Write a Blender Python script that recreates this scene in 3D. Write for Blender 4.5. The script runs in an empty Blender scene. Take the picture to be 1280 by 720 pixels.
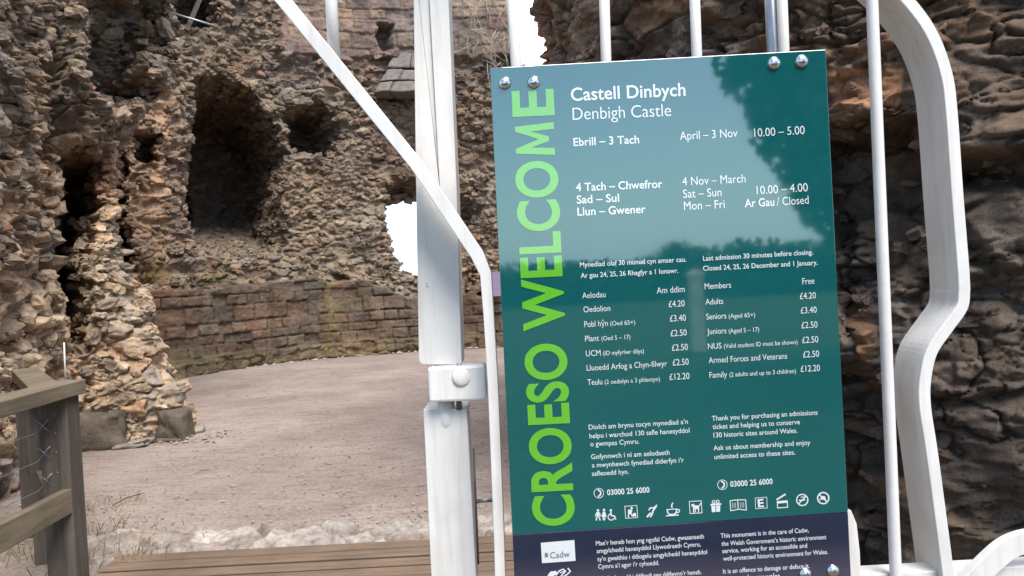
import bpy, bmesh, math, random
import numpy as np
from mathutils import Vector, Matrix, Euler
R = math.radians
S = bpy.context.scene
COL = S.collection
random.seed(7)

# ------------------------------------------------------------------ camera
FPX = 1005.0                                   # focal length in pixels of a 1280 wide picture
cam_d = bpy.data.cameras.new('camera'); cam = bpy.data.objects.new('camera', cam_d); COL.objects.link(cam)
cam_d.sensor_width = 36.0; cam_d.lens = 36.0 * FPX / 1280.0
cam_d.clip_start = 0.05; cam_d.clip_end = 2000
CAMPOS = Vector((0, 0, 1.6))
CAMROT = Euler((R(90 - 1.0), 0, 0)).to_matrix() @ Matrix.Rotation(R(-3.0), 3, 'Z')
cam.matrix_world = Matrix.Translation(CAMPOS) @ CAMROT.to_4x4()
S.camera = cam

# ------------------------------------------------------------------ world and sun
SUN_EL, SUN_AZ = R(54), R(152)                 # azimuth clockwise from +Y
w = bpy.data.worlds.new('World'); S.world = w; w.use_nodes = True
nt = w.node_tree; nt.nodes.clear()
sky = nt.nodes.new('ShaderNodeTexSky'); sky.sky_type = 'NISHITA'; sky.sun_disc = False
sky.sun_elevation = SUN_EL; sky.sun_rotation = SUN_AZ
sky.air_density = 1.0; sky.dust_density = 1.2; sky.ozone_density = 1.0
hs = nt.nodes.new('ShaderNodeHueSaturation'); hs.inputs['Saturation'].default_value = 1.15
bg = nt.nodes.new('ShaderNodeBackground'); bg.inputs['Strength'].default_value = 0.10
wo = nt.nodes.new('ShaderNodeOutputWorld')
nt.links.new(sky.outputs[0], hs.inputs['Color'])
# bright broken cloud, thick over the hall ahead and thinner behind
tc = nt.nodes.new('ShaderNodeTexCoord'); cn = nt.nodes.new('ShaderNodeTexNoise'); cn.inputs['Scale'].default_value = 2.2; cn.inputs['Detail'].default_value = 6
cmap = nt.nodes.new('ShaderNodeMapping'); cmap.inputs['Scale'].default_value = (1, 1, 2.4); nt.links.new(tc.outputs['Generated'], cmap.inputs[0]); nt.links.new(cmap.outputs[0], cn.inputs['Vector'])
csep = nt.nodes.new('ShaderNodeSeparateXYZ'); nt.links.new(tc.outputs['Generated'], csep.inputs[0])
cadd = nt.nodes.new('ShaderNodeMath'); cadd.operation = 'MULTIPLY_ADD'; cadd.inputs[1].default_value = 0.45; nt.links.new(csep.outputs['Y'], cadd.inputs[0]); nt.links.new(cn.outputs[0], cadd.inputs[2])
crm = nt.nodes.new('ShaderNodeMapRange'); crm.inputs[1].default_value = 0.42; crm.inputs[2].default_value = 0.72; nt.links.new(cadd.outputs[0], crm.inputs[0])
cmx = nt.nodes.new('ShaderNodeMix'); cmx.data_type = 'RGBA'; nt.links.new(crm.outputs[0], cmx.inputs[0]); nt.links.new(hs.outputs[0], cmx.inputs[6]); cmx.inputs[7].default_value = (9.5, 9.6, 9.8, 1)
hz = nt.nodes.new('ShaderNodeMapRange'); hz.inputs[1].default_value = 0.28; hz.inputs[2].default_value = -0.02; hz.inputs[3].default_value = 0.0; hz.inputs[4].default_value = 0.85
nt.links.new(csep.outputs['Z'], hz.inputs[0])
hmx = nt.nodes.new('ShaderNodeMix'); hmx.data_type = 'RGBA'; nt.links.new(hz.outputs[0], hmx.inputs[0]); nt.links.new(cmx.outputs[2], hmx.inputs[6]); hmx.inputs[7].default_value = (4.4, 7.2, 8.6, 1)
nt.links.new(hmx.outputs[2], bg.inputs[0]); nt.links.new(bg.outputs[0], wo.inputs[0])
sun_d = bpy.data.lights.new('sun', 'SUN'); sun_d.energy = 2.4; sun_d.angle = R(32); sun_d.color = (1.0, 0.95, 0.88)
sun = bpy.data.objects.new('sun', sun_d); COL.objects.link(sun)
sv = Vector((math.sin(SUN_AZ) * math.cos(SUN_EL), math.cos(SUN_AZ) * math.cos(SUN_EL), math.sin(SUN_EL)))
sun.rotation_euler = sv.to_track_quat('Z', 'Y').to_euler(); sun.location = (0, 0, 30)
S.view_settings.view_transform = 'Standard'; S.view_settings.look = 'None'
S.view_settings.gamma = 1.0; S.view_settings.exposure = 1.3
try: S.view_settings.use_curve_mapping = False
except Exception: pass

# ------------------------------------------------------------------ helpers
def at(px, py, Y):
    """world point on the plane y = Y seen at pixel (px, py) of the photograph"""
    d = CAMROT @ Vector(((px - 640) / FPX, -(py - 360) / FPX, -1.0))
    return CAMPOS + d * (Y / d.y)

_RT = np.array(CAMROT.transposed())
def proj(P):
    """numpy (N,3) world points -> pixel coordinates; only used to survey where features stand"""
    q = (P - np.array(CAMPOS)) @ _RT.T
    z = np.minimum(q[..., 2], -0.05)
    return 640 + FPX * q[..., 0] / -z, 360 - FPX * q[..., 1] / -z

def hash2(i, j, s):
    h = (i.astype(np.int64) * 374761393 + j.astype(np.int64) * 668265263 + s * 1442695041) & 0xFFFFFFFF
    h = ((h ^ (h >> 13)) * 1274126177) & 0xFFFFFFFF
    h = ((h ^ (h >> 16)) * 2246822519) & 0xFFFFFFFF
    return ((h ^ (h >> 15)) & 0xFFFFFF) / float(0xFFFFFF)

def vn(x, y, s):
    i = np.floor(x); j = np.floor(y); fx = x - i; fy = y - j
    fx = fx * fx * (3 - 2 * fx); fy = fy * fy * (3 - 2 * fy)
    a = hash2(i, j, s); b = hash2(i + 1, j, s); c = hash2(i, j + 1, s); d = hash2(i + 1, j + 1, s)
    return (a * (1 - fx) + b * fx) * (1 - fy) + (c * (1 - fx) + d * fx) * fy

def fbm(x, y, s, o=4, g=0.5):
    t = 0; a = 1; n = 0
    for k in range(o):
        t = t + a * (vn(x * 2 ** k, y * 2 ** k, s + 17 * k) - 0.5); n += a; a *= g
    return t / n * 2

def ss(a, b, x):
    t = np.clip((x - a) / (b - a), 0, 1); return t * t * (3 - 2 * t)

def stones(u, v, su, sv, seed, jit=0.85, p=2.6, warp=0.25):
    """cellular masonry: height, stone hash, edge profile"""
    x = u / su + warp * fbm(u / su * 0.9, v / sv * 0.9, seed + 5, 3)
    y = v / sv + warp * fbm(u / su * 0.9 + 40, v / sv * 0.9, seed + 6, 3)
    i0 = np.floor(x); j0 = np.floor(y)
    f1 = np.full(x.shape, 9.0); f2 = np.full(x.shape, 9.0)
    ci = np.zeros(x.shape); cj = np.zeros(x.shape); ox = np.zeros(x.shape); oy = np.zeros(x.shape)
    for dj in (-1, 0, 1):
        for di in (-1, 0, 1):
            j = j0 + dj; i = i0 + di
            cx = i + 0.5 + jit * (hash2(i, j, seed) - 0.5) + 0.5 * (np.mod(j, 2) - 0.5)
            cy = j + 0.5 + jit * 0.8 * (hash2(i, j, seed + 1) - 0.5)
            sc = 0.8 + 0.5 * hash2(i, j, seed + 2)
            dx = x - cx; dy = y - cy
            d = (np.abs(dx) ** p + np.abs(dy) ** p) ** (1 / p) / sc
            m = d < f1
            f2 = np.where(m, f1, np.minimum(f2, d))
            ci = np.where(m, i, ci); cj = np.where(m, j, cj); ox = np.where(m, dx, ox); oy = np.where(m, dy, oy)
            f1 = np.where(m, d, f1)
    r = [hash2(ci, cj, seed + 10 + k) for k in range(5)]
    e = np.clip((f2 - f1) * 2.6, 0, 1)
    plane = (r[0] - 0.35) * 0.9 + ox * (r[1] - 0.5) * 1.6 + oy * (r[2] - 0.5) * 1.6
    h = np.minimum(e * 1.6, 0.55 + plane)
    h = np.where(r[4] < 0.17, h * 0.2 - 0.55 * e, h)           # lost stones
    return h, r, e

def ashlar(u, v, sh, sw, seed):
    """squared coursed stone: height, block hash, joint profile"""
    v = v + 0.07 * fbm(u * 0.5, v * 0.5, seed + 9, 3) + 0.05 * np.sin(v * 7.0 + seed)
    row = np.floor(v / sh + 0.35 * (vn(np.floor(v / sh), v * 0, seed) - 0.5))
    row = np.floor(v / sh)
    wv = sw * (0.75 + 0.8 * hash2(row, row * 0, seed + 1))
    uu = u / wv + 7 * hash2(row, row * 0, seed + 2) + 0.16 * np.sin(u / wv * 2.1 + row)
    c = np.floor(uu)
    fy = (v / sh - row) * sh; fx = (uu - c) * wv
    nz = 0.022 * fbm(u * 9, v * 9, seed + 3, 3)
    d = np.minimum(np.minimum(fx, wv - fx), np.minimum(fy, sh - fy)) + nz
    e = ss(0.004, 0.028, d)
    r = [hash2(c, row, seed + 20 + k) for k in range(5)]
    h = e * (0.6 + 0.8 * (r[0] - 0.5) + 0.5 * fbm(u * 5, v * 5, seed + 4, 3))
    h = np.where(r[4] < 0.10, h - 1.2 * e, h)
    return h, r, e

def inpoly(px, py, poly):
    """signed-ish distance (pixels) to a polygon, positive inside"""
    poly = np.array(poly, float); n = len(poly)
    ins = np.zeros(px.shape, bool); dist = np.full(px.shape, 1e9)
    for k in range(n):
        ax, ay = poly[k]; bx, by = poly[(k + 1) % n]
        c = ((ay > py) != (by > py)) & (px < (bx - ax) * (py - ay) / ((by - ay) if by != ay else 1e-9) + ax)
        ins ^= c
        ex, ey = bx - ax, by - ay
        t = np.clip(((px - ax) * ex + (py - ay) * ey) / (ex * ex + ey * ey + 1e-9), 0, 1)
        dist = np.minimum(dist, np.hypot(px - ax - t * ex, py - ay - t * ey))
    return np.where(ins, dist, -dist)

def lerp3(a, b, t): return a * (1 - t[..., None]) + b * t[..., None]

def palette(r, cols, wts):
    wts = np.cumsum(np.array(wts) / sum(wts)); idx = np.searchsorted(wts, np.clip(r, 0, 0.9999))
    return np.array(cols)[np.minimum(idx, len(cols) - 1)]

def link(name, me, mat, parent=None):
    o = bpy.data.objects.new(name, me); COL.objects.link(o)
    if mat: me.materials.append(mat)
    if parent: o.parent = parent
    return o

def tag(o, label=None, cat=None, group=None, kind=None):
    if label: o['label'] = label
    if cat: o['category'] = cat
    if group: o['group'] = group
    if kind: o['kind'] = kind
    return o

def empty(name, loc, label, cat, group=None):
    o = bpy.data.objects.new(name, None); COL.objects.link(o); o.location = loc; o.empty_display_size = 0.1
    bpy.context.view_layer.update()
    return tag(o, label, cat, group)

def attach(o, parent):
    """parent without moving: the children are written in world coordinates"""
    o.parent = parent; o.matrix_parent_inverse = Matrix.Translation(-Vector(parent.location))
    return o

def mesh_np(name, V, F, smooth=True, col=None):
    me = bpy.data.meshes.new(name)
    V = np.ascontiguousarray(V, np.float32); F = np.ascontiguousarray(F, np.int32)
    me.vertices.add(len(V)); me.vertices.foreach_set('co', V.ravel())
    k = F.shape[1]
    me.loops.add(F.size); me.loops.foreach_set('vertex_index', F.ravel())
    me.polygons.add(len(F)); me.polygons.foreach_set('loop_start', np.arange(0, F.size, k, dtype=np.int32))
    me.polygons.foreach_set('loop_total', np.full(len(F), k, np.int32))
    me.update(calc_edges=True)
    me.polygons.foreach_set('use_smooth', smooth if isinstance(smooth, np.ndarray) else np.full(len(F), smooth, bool))
    if col is not None:
        a = me.color_attributes.new('stone', 'FLOAT_COLOR', 'POINT')
        c4 = np.ones((len(V), 4), np.float32); c4[:, :3] = col
        a.data.foreach_set('color', c4.ravel())
    me.validate()
    return me

class MB:
    """collects simple solids in world coordinates into one mesh"""
    def __init__(s): s.bm = bmesh.new()
    def prism(s, pts, dv, bev=0):
        """polygon (list of Vectors) extruded by vector dv"""
        dv = Vector(dv)
        a = [s.bm.verts.new(p) for p in pts]; b = [s.bm.verts.new(Vector(p) + dv) for p in pts]
        n = len(pts); fs = [s.bm.faces.new(a), s.bm.faces.new(list(reversed(b)))]
        for i in range(n): fs.append(s.bm.faces.new((a[i], b[i], b[(i + 1) % n], a[(i + 1) % n])))
        if bev:
            es = list({e for f in fs for e in f.edges})
            bmesh.ops.bevel(s.bm, geom=es, offset=bev, segments=2, affect='EDGES', profile=0.5, clamp_overlap=True)
        return s
    def box(s, c, size, rot=None, bev=0):
        hx, hy, hz = [v / 2 for v in size]; rot = rot or Matrix.Identity(3); c = Vector(c)
        P = [c + rot @ Vector((x * hx, y * hy, -hz)) for x, y in ((-1, -1), (1, -1), (1, 1), (-1, 1))]
        return s.prism(P, rot @ Vector((0, 0, 2 * hz)), bev)
    def beam(s, a, b, wd, ht, up=Vector((0, 0, 1)), bev=0):
        a = Vector(a); b = Vector(b); y = (b - a).normalized(); x = y.cross(up).normalized(); z = x.cross(y)
        P = [a + x * sx * wd / 2 + z * sz * ht / 2 for sx, sz in ((-1, -1), (1, -1), (1, 1), (-1, 1))]
        return s.prism(P, b - a, bev)
    def tube(s, pts, r, seg=8):
        pts = [Vector(p) for p in pts]; rings = []
        for i, p in enumerate(pts):
            t = (pts[min(i + 1, len(pts) - 1)] - pts[max(i - 1, 0)]).normalized()
            u = t.orthogonal().normalized() if i == 0 else (pu - t * pu.dot(t)).normalized()
            pu = u; v = t.cross(u); rr = r[i] if isinstance(r, (list, tuple)) else r
            rings.append([s.bm.verts.new(p + (u * math.cos(2 * math.pi * k / seg) + v * math.sin(2 * math.pi * k / seg)) * rr) for k in range(seg)])
        for a, b in zip(rings, rings[1:]):
            for k in range(seg): s.bm.faces.new((a[k], a[(k + 1) % seg], b[(k + 1) % seg], b[k])).smooth = True
        s.bm.faces.new(list(reversed(rings[0]))); s.bm.faces.new(rings[-1])
        return s
    def dome(s, c, n, r, seg=20, rings=6, squash=0.6):
        c = Vector(c); n = Vector(n).normalized(); u = n.orthogonal().normalized(); v = n.cross(u); prev = None
        for j in range(rings):
            a = j / rings * math.pi / 2
            ring = [s.bm.verts.new(c + n * r * squash * math.sin(a) + (u * math.cos(2 * math.pi * k / seg) + v * math.sin(2 * math.pi * k / seg)) * r * math.cos(a)) for k in range(seg)]
            if prev:
                for k in range(seg): s.bm.faces.new((prev[k], prev[(k + 1) % seg], ring[(k + 1) % seg], ring[k])).smooth = True
            prev = ring
        top = s.bm.verts.new(c + n * r * squash)
        for k in range(seg): s.bm.faces.new((prev[k], prev[(k + 1) % seg], top)).smooth = True
        return s
    def strip(s, pts, th, depth, smooth=False):
        """flat bar bent along pts in a plane of constant y: th = width in that plane, depth along +y"""
        pts = [Vector(p) for p in pts]; L = []; Rr = []
        for i, p in enumerate(pts):
            t0 = (p - pts[i - 1]).normalized() if i else (pts[1] - p).normalized()
            t1 = (pts[i + 1] - p).normalized() if i < len(pts) - 1 else t0
            t = (t0 + t1).normalized(); n = Vector((-t.z, 0, t.x)); k = 1 / max(0.4, n.dot(Vector((-t0.z, 0, t0.x))))
            hw = (th[i] if isinstance(th, (list, tuple)) else th) / 2
            L.append(p + n * hw * k); Rr.append(p - n * hw * k)
        D = Vector((0, depth, 0)); V = [[s.bm.verts.new(q) for q in (l, r, r + D, l + D)] for l, r in zip(L, Rr)]
        es = []
        for a, b in zip(V, V[1:]):
            for k in range(4):
                f = s.bm.faces.new((a[k], b[k], b[(k + 1) % 4], a[(k + 1) % 4])); f.smooth = smooth
        s.bm.faces.new(V[0]); s.bm.faces.new(list(reversed(V[-1])))
        return s
    def build(s, name, mat, parent=None, bev=0):
        bmesh.ops.recalc_face_normals(s.bm, faces=s.bm.faces)
        me = bpy.data.meshes.new(name); s.bm.to_mesh(me); s.bm.free()
        o = link(name, me, mat)
        if parent: attach(o, parent)
        if bev:
            m = o.modifiers.new('bevel', 'BEVEL'); m.width = bev; m.segments = 2; m.limit_method = 'ANGLE'; m.angle_limit = R(40)
        return o

# ------------------------------------------------------------------ materials
def newmat(name):
    m = bpy.data.materials.new(name); m.use_nodes = True; n = m.node_tree
    return m, n, n.nodes['Principled BSDF']
def noise(n, scale, det=4, rough=0.55, vec=None):
    x = n.nodes.new('ShaderNodeTexNoise'); x.inputs['Scale'].default_value = scale; x.inputs['Detail'].default_value = det
    x.inputs['Roughness'].default_value = rough
    if vec: n.links.new(vec, x.inputs['Vector'])
    return x.outputs[0]
def ramp(n, f, stops):
    r = n.nodes.new('ShaderNodeValToRGB'); n.links.new(f, r.inputs[0]); e = r.color_ramp.elements
    while len(e) < len(stops): e.new(0.5)
    for q, (p, c) in zip(e, stops): q.position = p; q.color = (*c, 1) if len(c) == 3 else c
    return r.outputs[0]
def mixc(n, f, a, b, mode='MIX'):
    x = n.nodes.new('ShaderNodeMix'); x.data_type = 'RGBA'; x.blend_type = mode
    for k, v in ((0, f), (6, a), (7, b)):
        if isinstance(v, (int, float)): x.inputs[k].default_value = v
        elif isinstance(v, tuple): x.inputs[k].default_value = (*v, 1)
        else: n.links.new(v, x.inputs[k])
    return x.outputs[2]
def bump(n, h, st, dist, nrm=None):
    b = n.nodes.new('ShaderNodeBump'); b.inputs['Strength'].default_value = st; b.inputs['Distance'].default_value = dist
    n.links.new(h, b.inputs['Height'])
    if nrm: n.links.new(nrm, b.inputs['Normal'])
    return b.outputs[0]
def objco(n):
    return n.nodes.new('ShaderNodeTexCoord').outputs['Object']

def stone_mat(name, fine=22, dist=0.02, tint=(1, 1, 1)):
    m, n, b = newmat(name); co = objco(n)
    a = n.nodes.new('ShaderNodeAttribute'); a.attribute_name = 'stone'
    v1 = ramp(n, noise(n, fine, 6, 0.65, co), [(0.25, (0.55, 0.52, 0.5)), (0.5, (1, 1, 1)), (0.78, (1.35, 1.3, 1.2))])
    c = mixc(n, 1.0, a.outputs['Color'], v1, 'MULTIPLY')
    v2 = ramp(n, noise(n, fine * 0.12, 4, 0.6, co), [(0.3, (0.72, 0.7, 0.7)), (0.7, (1.15, 1.12, 1.08))])
    c = mixc(n, 1.0, c, v2, 'MULTIPLY')
    c = mixc(n, 1.0, c, tint, 'MULTIPLY')
    n.links.new(c, b.inputs['Base Color']); b.inputs['Roughness'].default_value = 0.95
    b.inputs['Specular IOR Level'].default_value = 0.15
    n.links.new(bump(n, noise(n, fine * 1.7, 6, 0.7, co), 0.9, dist), b.inputs['Normal'])
    return m

def plain(name, col, rough=0.5, metal=0, spec=0.5, var=0.1, scale=8, bmp=0.0, bscale=60):
    m, n, b = newmat(name); co = objco(n)
    lo = tuple(max(0, c * (1 - var)) for c in col); hi = tuple(c * (1 + var * 0.5) for c in col)
    n.links.new(ramp(n, noise(n, scale, 5, 0.6, co), [(0.3, lo), (0.7, hi)]), b.inputs['Base Color'])
    b.inputs['Roughness'].default_value = rough; b.inputs['Metallic'].default_value = metal; b.inputs['Specular IOR Level'].default_value = spec
    if bmp: n.links.new(bump(n, noise(n, bscale, 4, 0.6, co), bmp, 0.002), b.inputs['Normal'])
    return m

M_back = stone_mat('back_wall_stone', 26, 0.03, (1.0, 0.925, 0.85))
M_left = stone_mat('left_wall_stone', 22, 0.02, (1.03, 0.95, 0.87))
M_right = stone_mat('passage_wall_stone', 75, 0.014, (1.28, 1.15, 1.05))
def white_paint():
    m, n, b = newmat('white_gate_paint'); co = objco(n)
    c = ramp(n, noise(n, 7, 5, 0.6, co), [(0.3, (0.565, 0.55, 0.53)), (0.62, (0.65, 0.635, 0.615))])
    sp = ramp(n, noise(n, 160, 3, 0.6, co), [(0.72, (1, 1, 1)), (0.78, (0.55, 0.45, 0.36))])
    mp = n.nodes.new('ShaderNodeMapping'); n.links.new(co, mp.inputs[0]); mp.inputs['Scale'].default_value = (38, 38, 2.2)
    run = ramp(n, noise(n, 1.0, 5, 0.65, mp.outputs[0]), [(0.34, (0.80, 0.76, 0.70)), (0.50, (1, 1, 1))])
    c = mixc(n, 0.55, c, mixc(n, 1.0, c, run, 'MULTIPLY'))
    ch = ramp(n, noise(n, 34, 6, 0.7, co), [(0.69, (1, 1, 1)), (0.715, (0.62, 0.48, 0.36))])
    c = mixc(n, 1.0, c, ch, 'MULTIPLY')
    n.links.new(mixc(n, 1.0, c, sp, 'MULTIPLY'), b.inputs['Base Color'])
    n.links.new(ramp(n, noise(n, 14, 4, 0.6, co), [(0.3, (0.34, 0.34, 0.34)), (0.7, (0.55, 0.55, 0.55))]), b.inputs['Roughness'])
    n.links.new(bump(n, noise(n, 90, 3, 0.5, co), 0.25, 0.0015), b.inputs['Normal'])
    return m
M_white = white_paint()
M_galv = plain('galvanised_steel', (0.36, 0.38, 0.42), 0.42, 0.85, 0.5, 0.2, 30)
M_bolt = plain('polished_steel', (0.62, 0.62, 0.64), 0.24, 1.0, 0.5, 0.08, 60)
M_darksteel = plain('dull_steel', (0.16, 0.155, 0.15), 0.5, 0.7, 0.5, 0.2, 40)
def wood(name, c0, c1, axis):
    m, n, b = newmat(name); co = objco(n)
    mp = n.nodes.new('ShaderNodeMapping'); n.links.new(co, mp.inputs[0])
    sc = [28, 28, 28]; sc[axis] = 1.6; mp.inputs['Scale'].default_value = sc
    g = noise(n, 1.0, 6, 0.65, mp.outputs[0])
    c = ramp(n, g, [(0.28, c0), (0.7, c1)])
    big = ramp(n, noise(n, 2.2, 4, 0.6, co), [(0.3, (0.7, 0.7, 0.68)), (0.7, (1.12, 1.1, 1.05))])
    n.links.new(mixc(n, 1.0, c, big, 'MULTIPLY'), b.inputs['Base Color'])
    b.inputs['Roughness'].default_value = 0.85; b.inputs['Specular IOR Level'].default_value = 0.2
    n.links.new(bump(n, g, 0.5, 0.004), b.inputs['Normal'])
    return m
M_woodY = wood('weathered_rail_wood', (0.10, 0.082, 0.058), (0.23, 0.19, 0.138), 1)
M_woodZ = wood('weathered_post_wood', (0.055, 0.047, 0.042), (0.125, 0.104, 0.09), 2)
M_deck = wood('deck_boards', (0.115, 0.080, 0.058), (0.215, 0.155, 0.115), 0)

# ------------------------------------------------------------------ grid walls
def smooth_path(pts, step, it=3):
    P = np.array(pts, float)
    for _ in range(it):
        Q = [P[0]]
        for a, b in zip(P, P[1:]): Q += [a * 0.75 + b * 0.25, a * 0.25 + b * 0.75]
        Q.append(P[-1]); P = np.array(Q)
    L = np.r_[0, np.cumsum(np.hypot(*np.diff(P, axis=0).T))]
    s = np.arange(0, L[-1], step)
    return s, np.c_[np.interp(s, L, P[:, 0]), np.interp(s, L, P[:, 1])]

def quad_sphere(n=3):
    V = {}; F = []
    def vid(p):
        k = tuple(np.round(p, 5)); return V.setdefault(k, len(V))
    for ax in range(3):
        for sg in (-1, 1):
            for i in range(n):
                for j in range(n):
                    c = []
                    for a, b in ((i, j), (i + 1, j), (i + 1, j + 1), (i, j + 1)):
                        p = np.zeros(3); p[ax] = sg; p[(ax + 1) % 3] = 2 * a / n - 1; p[(ax + 2) % 3] = 2 * b / n - 1; c.append(vid(p))
                    F.append(c if sg > 0 else c[::-1])
    P = np.array(list(V.keys())); L = np.linalg.norm(P, axis=1, keepdims=True)
    return P * 0.45 + 0.55 * P / L, np.array(F)
QS_V, QS_F = quad_sphere(3)

def bedded_stones(V, F, N, CL, area_ref, mask, smin, smax, per_m2, pal, tint, seed, cap, sink=0.0):
    """single stones bedded in the wall face: thick where the face turns into a hollow, thinly elsewhere"""
    rng = np.random.default_rng(seed)
    a, b, c, d = (V[F[:, k]] for k in range(4))
    A = np.linalg.norm(np.cross(c - a, d - b), axis=1) * 0.5
    A = np.minimum(A, 60 * area_ref)
    m = mask[F[:, 0]]
    deep = np.where(A > 2.6 * area_ref, 1.0, 0.0)
    w_ = A * m * (0.16 + deep * 1.2) * per_m2
    n = int(min(cap, w_.sum())); q = rng.choice(len(F), n, p=w_ / w_.sum())
    s_, t_ = rng.random((2, n, 1))
    P = (a[q] * (1 - s_) + b[q] * s_) * (1 - t_) + (d[q] * (1 - s_) + c[q] * s_) * t_
    nn = N[F[q, 0]]; loc = CL[F[q, 0]]; loc = loc * np.clip(0.19 / loc.mean(1, keepdims=True), 0.8, 1.25) if sink == 0 else loc; tt = np.stack([-nn[:, 1], nn[:, 0], np.zeros(n)], -1)
    S = smin * (smax / smin) ** (rng.random(n) ** 1.6)
    P = P - nn * (S * sink)[:, None]
    vs = []; cs = []
    pc = np.array(pal) * np.array(tint)
    k0 = len(QS_V)
    ang = rng.normal(0, 0.35, n); yaw = rng.normal(0, 0.5, n)
    for i in range(n):
        v = QS_V * (1 + rng.normal(0, 0.13, (k0, 1))) + rng.normal(0, 0.06, (k0, 3))
        v = v * np.array((rng.uniform(0.7, 1.3), rng.uniform(0.6, 0.9), rng.uniform(0.38, 0.7))) * S[i] * 0.5
        ca, sa = math.cos(ang[i]), math.sin(ang[i]); x, y, z = v[:, 0] * ca - v[:, 2] * sa, v[:, 1], v[:, 0] * sa + v[:, 2] * ca
        cy, sy = math.cos(yaw[i]), math.sin(yaw[i]); x, y = x * cy - y * sy, x * sy + y * cy
        vs.append(P[i] + x[:, None] * tt[i] + y[:, None] * nn[i] + z[:, None] * np.array((0, 0, 1.0)))
        cs.append(np.repeat(((0.35 * pc[rng.integers(len(pc))] + 0.65 * loc[i]) * rng.uniform(0.78, 1.25))[None], k0, 0))
    FF = np.concatenate([QS_F + k0 * i for i in range(n)])
    return np.concatenate(vs), np.concatenate(cs), FF

class Grid:
    def __init__(g, pts, z0, z1, du, dv, side):
        s, P = smooth_path(pts, du); t = np.gradient(P, axis=0)
        k = int(0.35 / du) * 2 + 1; ker = np.ones(k) / k
        t = np.c_[np.convolve(np.pad(t[:, 0], k // 2, 'edge'), ker, 'valid'), np.convolve(np.pad(t[:, 1], k // 2, 'edge'), ker, 'valid')]
        t /= np.hypot(t[:, 0], t[:, 1])[:, None]
        z = np.arange(z0, z1, dv)
        g.u, g.z = np.meshgrid(s, z); g.nu, g.nv = len(s), len(z)
        g.P = np.zeros((g.nv, g.nu, 3)); g.P[..., 0] = P[:, 0]; g.P[..., 1] = P[:, 1]; g.P[..., 2] = g.z
        g.N = np.zeros_like(g.P); g.N[..., 0] = t[:, 1] * side; g.N[..., 1] = -t[:, 0] * side
        g.px, g.py = proj(g.P)
    def mesh(g, name, disp, col, drop=None, thick=1.0, rec=None, rdir=(0, 1, 0), bed=None):
        V = g.P + g.N * disp[..., None]
        if rec is not None: V = V + rec[..., None] * np.array(rdir)
        idx = np.arange(g.nu * g.nv).reshape(g.nv, g.nu)
        F = np.stack([idx[:-1, :-1], idx[:-1, 1:], idx[1:, 1:], idx[1:, :-1]], -1).reshape(-1, 4)
        Vf = V.reshape(-1, 3); C = col.reshape(-1, 3)
        if drop is not None:
            d = drop.reshape(-1); F = F[~(d[F].any(1))]
        # returns at the sides and over the top give the wall its thickness
        B = np.r_[idx[:, 0], idx[-1, 1:-1], idx[::-1, -1]]
        back = (g.P - g.N * thick).reshape(-1, 3)[B]; nb = len(B)
        mid = Vf[B] * 0.5 + back * 0.5
        n0 = len(Vf); Vf = np.r_[Vf, mid, back]; C = np.r_[C, C[B], C[B]]
        a = np.arange(nb - 1)
        F2 = np.stack([B[:-1], B[1:], n0 + a + 1, n0 + a], -1)
        F3 = np.stack([n0 + a, n0 + a + 1, n0 + nb + a + 1, n0 + nb + a], -1)
        keep = np.ones(nb - 1, bool)
        if drop is not None: keep = ~(d[B[:-1]] | d[B[1:]])
        F0 = F
        F = np.r_[F, F2[keep], F3[keep]]
        sm = np.ones(len(F), bool)
        if bed is not None:
            v, c, f = bedded_stones(V.reshape(-1, 3), F0, g.N.reshape(-1, 3), C, (g.u[0, 1] - g.u[0, 0]) * (g.z[1, 0] - g.z[0, 0]), bed.pop('mask').reshape(-1).astype(float), **bed)
            F = np.r_[F, f + len(Vf)]; Vf = np.r_[Vf, v]; C = np.r_[C, c]; sm = np.r_[sm, np.zeros(len(f), bool)]
        return mesh_np(name, Vf, F, sm, C)

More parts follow.
